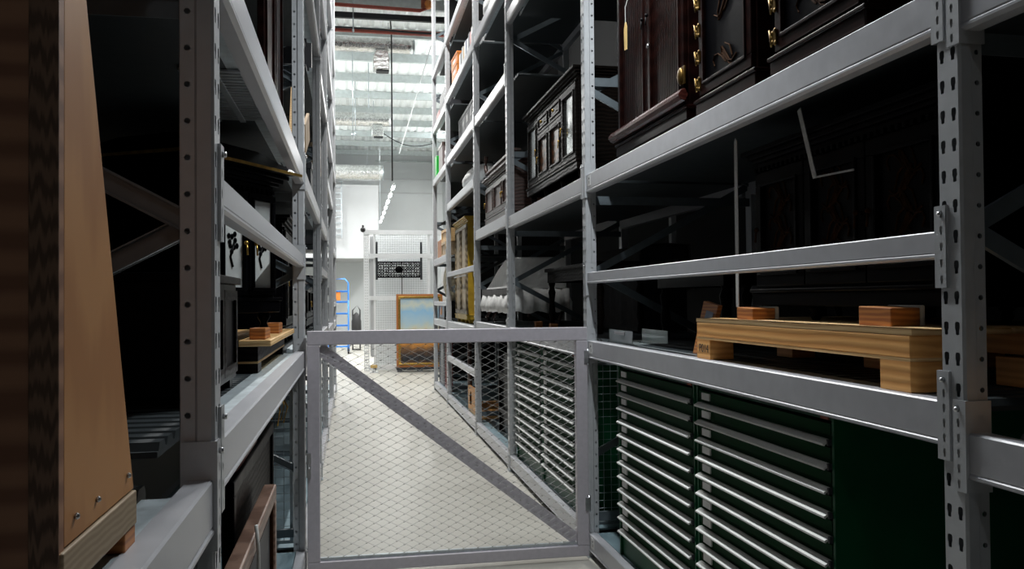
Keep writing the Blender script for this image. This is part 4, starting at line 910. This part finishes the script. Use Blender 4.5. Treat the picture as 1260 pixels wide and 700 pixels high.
# LED row beyond the partition, hung on a cable
t = thing('lamp_track', 'thin white track carrying the low row of strip lamps', 'track', (.86, 0, 3.88), 0)
obj('channel', MB().box(-.012, .012, 17.35, 26.3, -.008, .012), 'whitem', t)
obj('suspension', MB().tube([(0, 26.2, .01), (0, 26.2, 3.40)], .006, 5), 'galv', t)
solo('hanging_cable', MB().tube([(0, 0, 0), (0, 0, 2.98), (-.02, 0, 3.3)], .017, 6), 'rubber', 'long black vertical cable hanging from roof to lamp row', 'cable', (.82, 17.3, 3.92))
def strip(label, x, y, z, L, grp, e):
    t = thing('hanging_strip_light', label, 'strip light', (x, y, z), 0, grp)
    obj('housing', MB().box(-.034, .034, -L / 2, L / 2, .012, .03), 'whitem', t); obj('diffuser', MB().prism([(-.034, .012), (.034, .012), (.026, -.004), (-.026, -.004)], 'y', -L / 2 + .02, L / 2 - .02), 'led', t)
    if z > 4.2 or y < 10: obj('suspension', MB().tube([(0, -L / 3, .07), (0, -L / 3, 7.28 - z)], .005, 5).tube([(0, L / 3, .07), (0, L / 3, 7.28 - z)], .005, 5), 'galv', t)
    if z == 6.5:  # upward fill light added to brighten the roof
        u = bpy.data.lights.new('roof_fill', 'AREA'); u.shape = 'RECTANGLE'; u.size = .07; u.size_y = L; u.energy = e * .08; u.color = (.95, .99, 1.0)
        uo = bpy.data.objects.new('roof_fill', u); C.objects.link(uo); uo.location = (x, y, z + .05); uo.rotation_euler = (PI, 0, 0)
    l = bpy.data.lights.new('tube_glow', 'AREA'); l.shape = 'RECTANGLE'; l.size = .07; l.size_y = L; l.energy = e; l.color = (1.0, .99, .965) if y > 5 else (.93, .98, 1.0)
    lo = bpy.data.objects.new('tube_glow', l); C.objects.link(lo); lo.location = (x, y, z - .03)
    return t
NUM = 'first second third fourth fifth sixth seventh eighth'.split()
for i in range(7):
    strip('white strip lamp in the low row over partition, %s from the viewer' % NUM[i], .86, 17.8 + 1.3 * i, 3.84, .62, 'strip lamps in the low hanging row', 6)
for i in range(4):
    strip('white strip lamp high over the aisle, %s from the viewer' % NUM[i], .62, 7.0 + 2.3 * i, 6.82, 1.5, 'strip lamps high over the aisle', 128)
strip('white strip lamp over the aisle just before the wire gate', .98, 3.35, 3.84, 1.2, 'strip lamps over the near aisle', 72)
strip('unseen strip lamp added behind the viewer to lift the crate front', .30, -1.4, 3.84, 1.3, 'strip lamps over the near aisle', 4)  # fill lamp added so the crate's near end is not black
for i, (xx, yy_) in enumerate(((-1.2, 19.5), (2.6, 19.5), (-1.3, 22.6), (2.8, 22.6), (-1.6, 28.4), (3.35, 28.4))):  # lamps put in out of sight to brighten the far hall
    strip('unseen strip lamp added to light the far hall, %s, off to the sides' % NUM[i], xx, yy_, 6.5, 1.5, 'unseen strip lamps of the far hall', 235)

# ------------------------------------------------------------------ world, camera
w = bpy.data.worlds.new('World'); S.world = w; w.use_nodes = True
w.node_tree.nodes['Background'].inputs['Color'].default_value = (.6, .7, .8, 1); w.node_tree.nodes['Background'].inputs['Strength'].default_value = .02
cam = bpy.data.cameras.new('camera'); co = bpy.data.objects.new('camera', cam); C.objects.link(co)
yaw, pit, rol = math.radians(10.733), math.radians(.982), math.radians(.487)
f = Vector((math.sin(yaw) * math.cos(pit), math.cos(yaw) * math.cos(pit), math.sin(pit)))
r0 = Vector((math.cos(yaw), -math.sin(yaw), 0)); u0 = r0.cross(f)
r1 = math.cos(rol) * r0 - math.sin(rol) * u0; u1 = math.sin(rol) * r0 + math.cos(rol) * u0
mw = Matrix.Identity(4)
for i in range(3): mw[i][0] = r1[i]; mw[i][1] = u1[i]; mw[i][2] = -f[i]; mw[i][3] = (0, 0, 1.5)[i]
co.matrix_world = mw
cam.sensor_width = 36; cam.lens = 36 * 1040 / 1260; cam.clip_start = .05; cam.clip_end = 100
S.camera = co
S.view_settings.view_transform = 'Standard'; S.view_settings.look = 'None'; S.view_settings.gamma = 1; S.view_settings.use_curve_mapping = False
S.view_settings.exposure = 0.0
S.cycles.max_bounces = 8
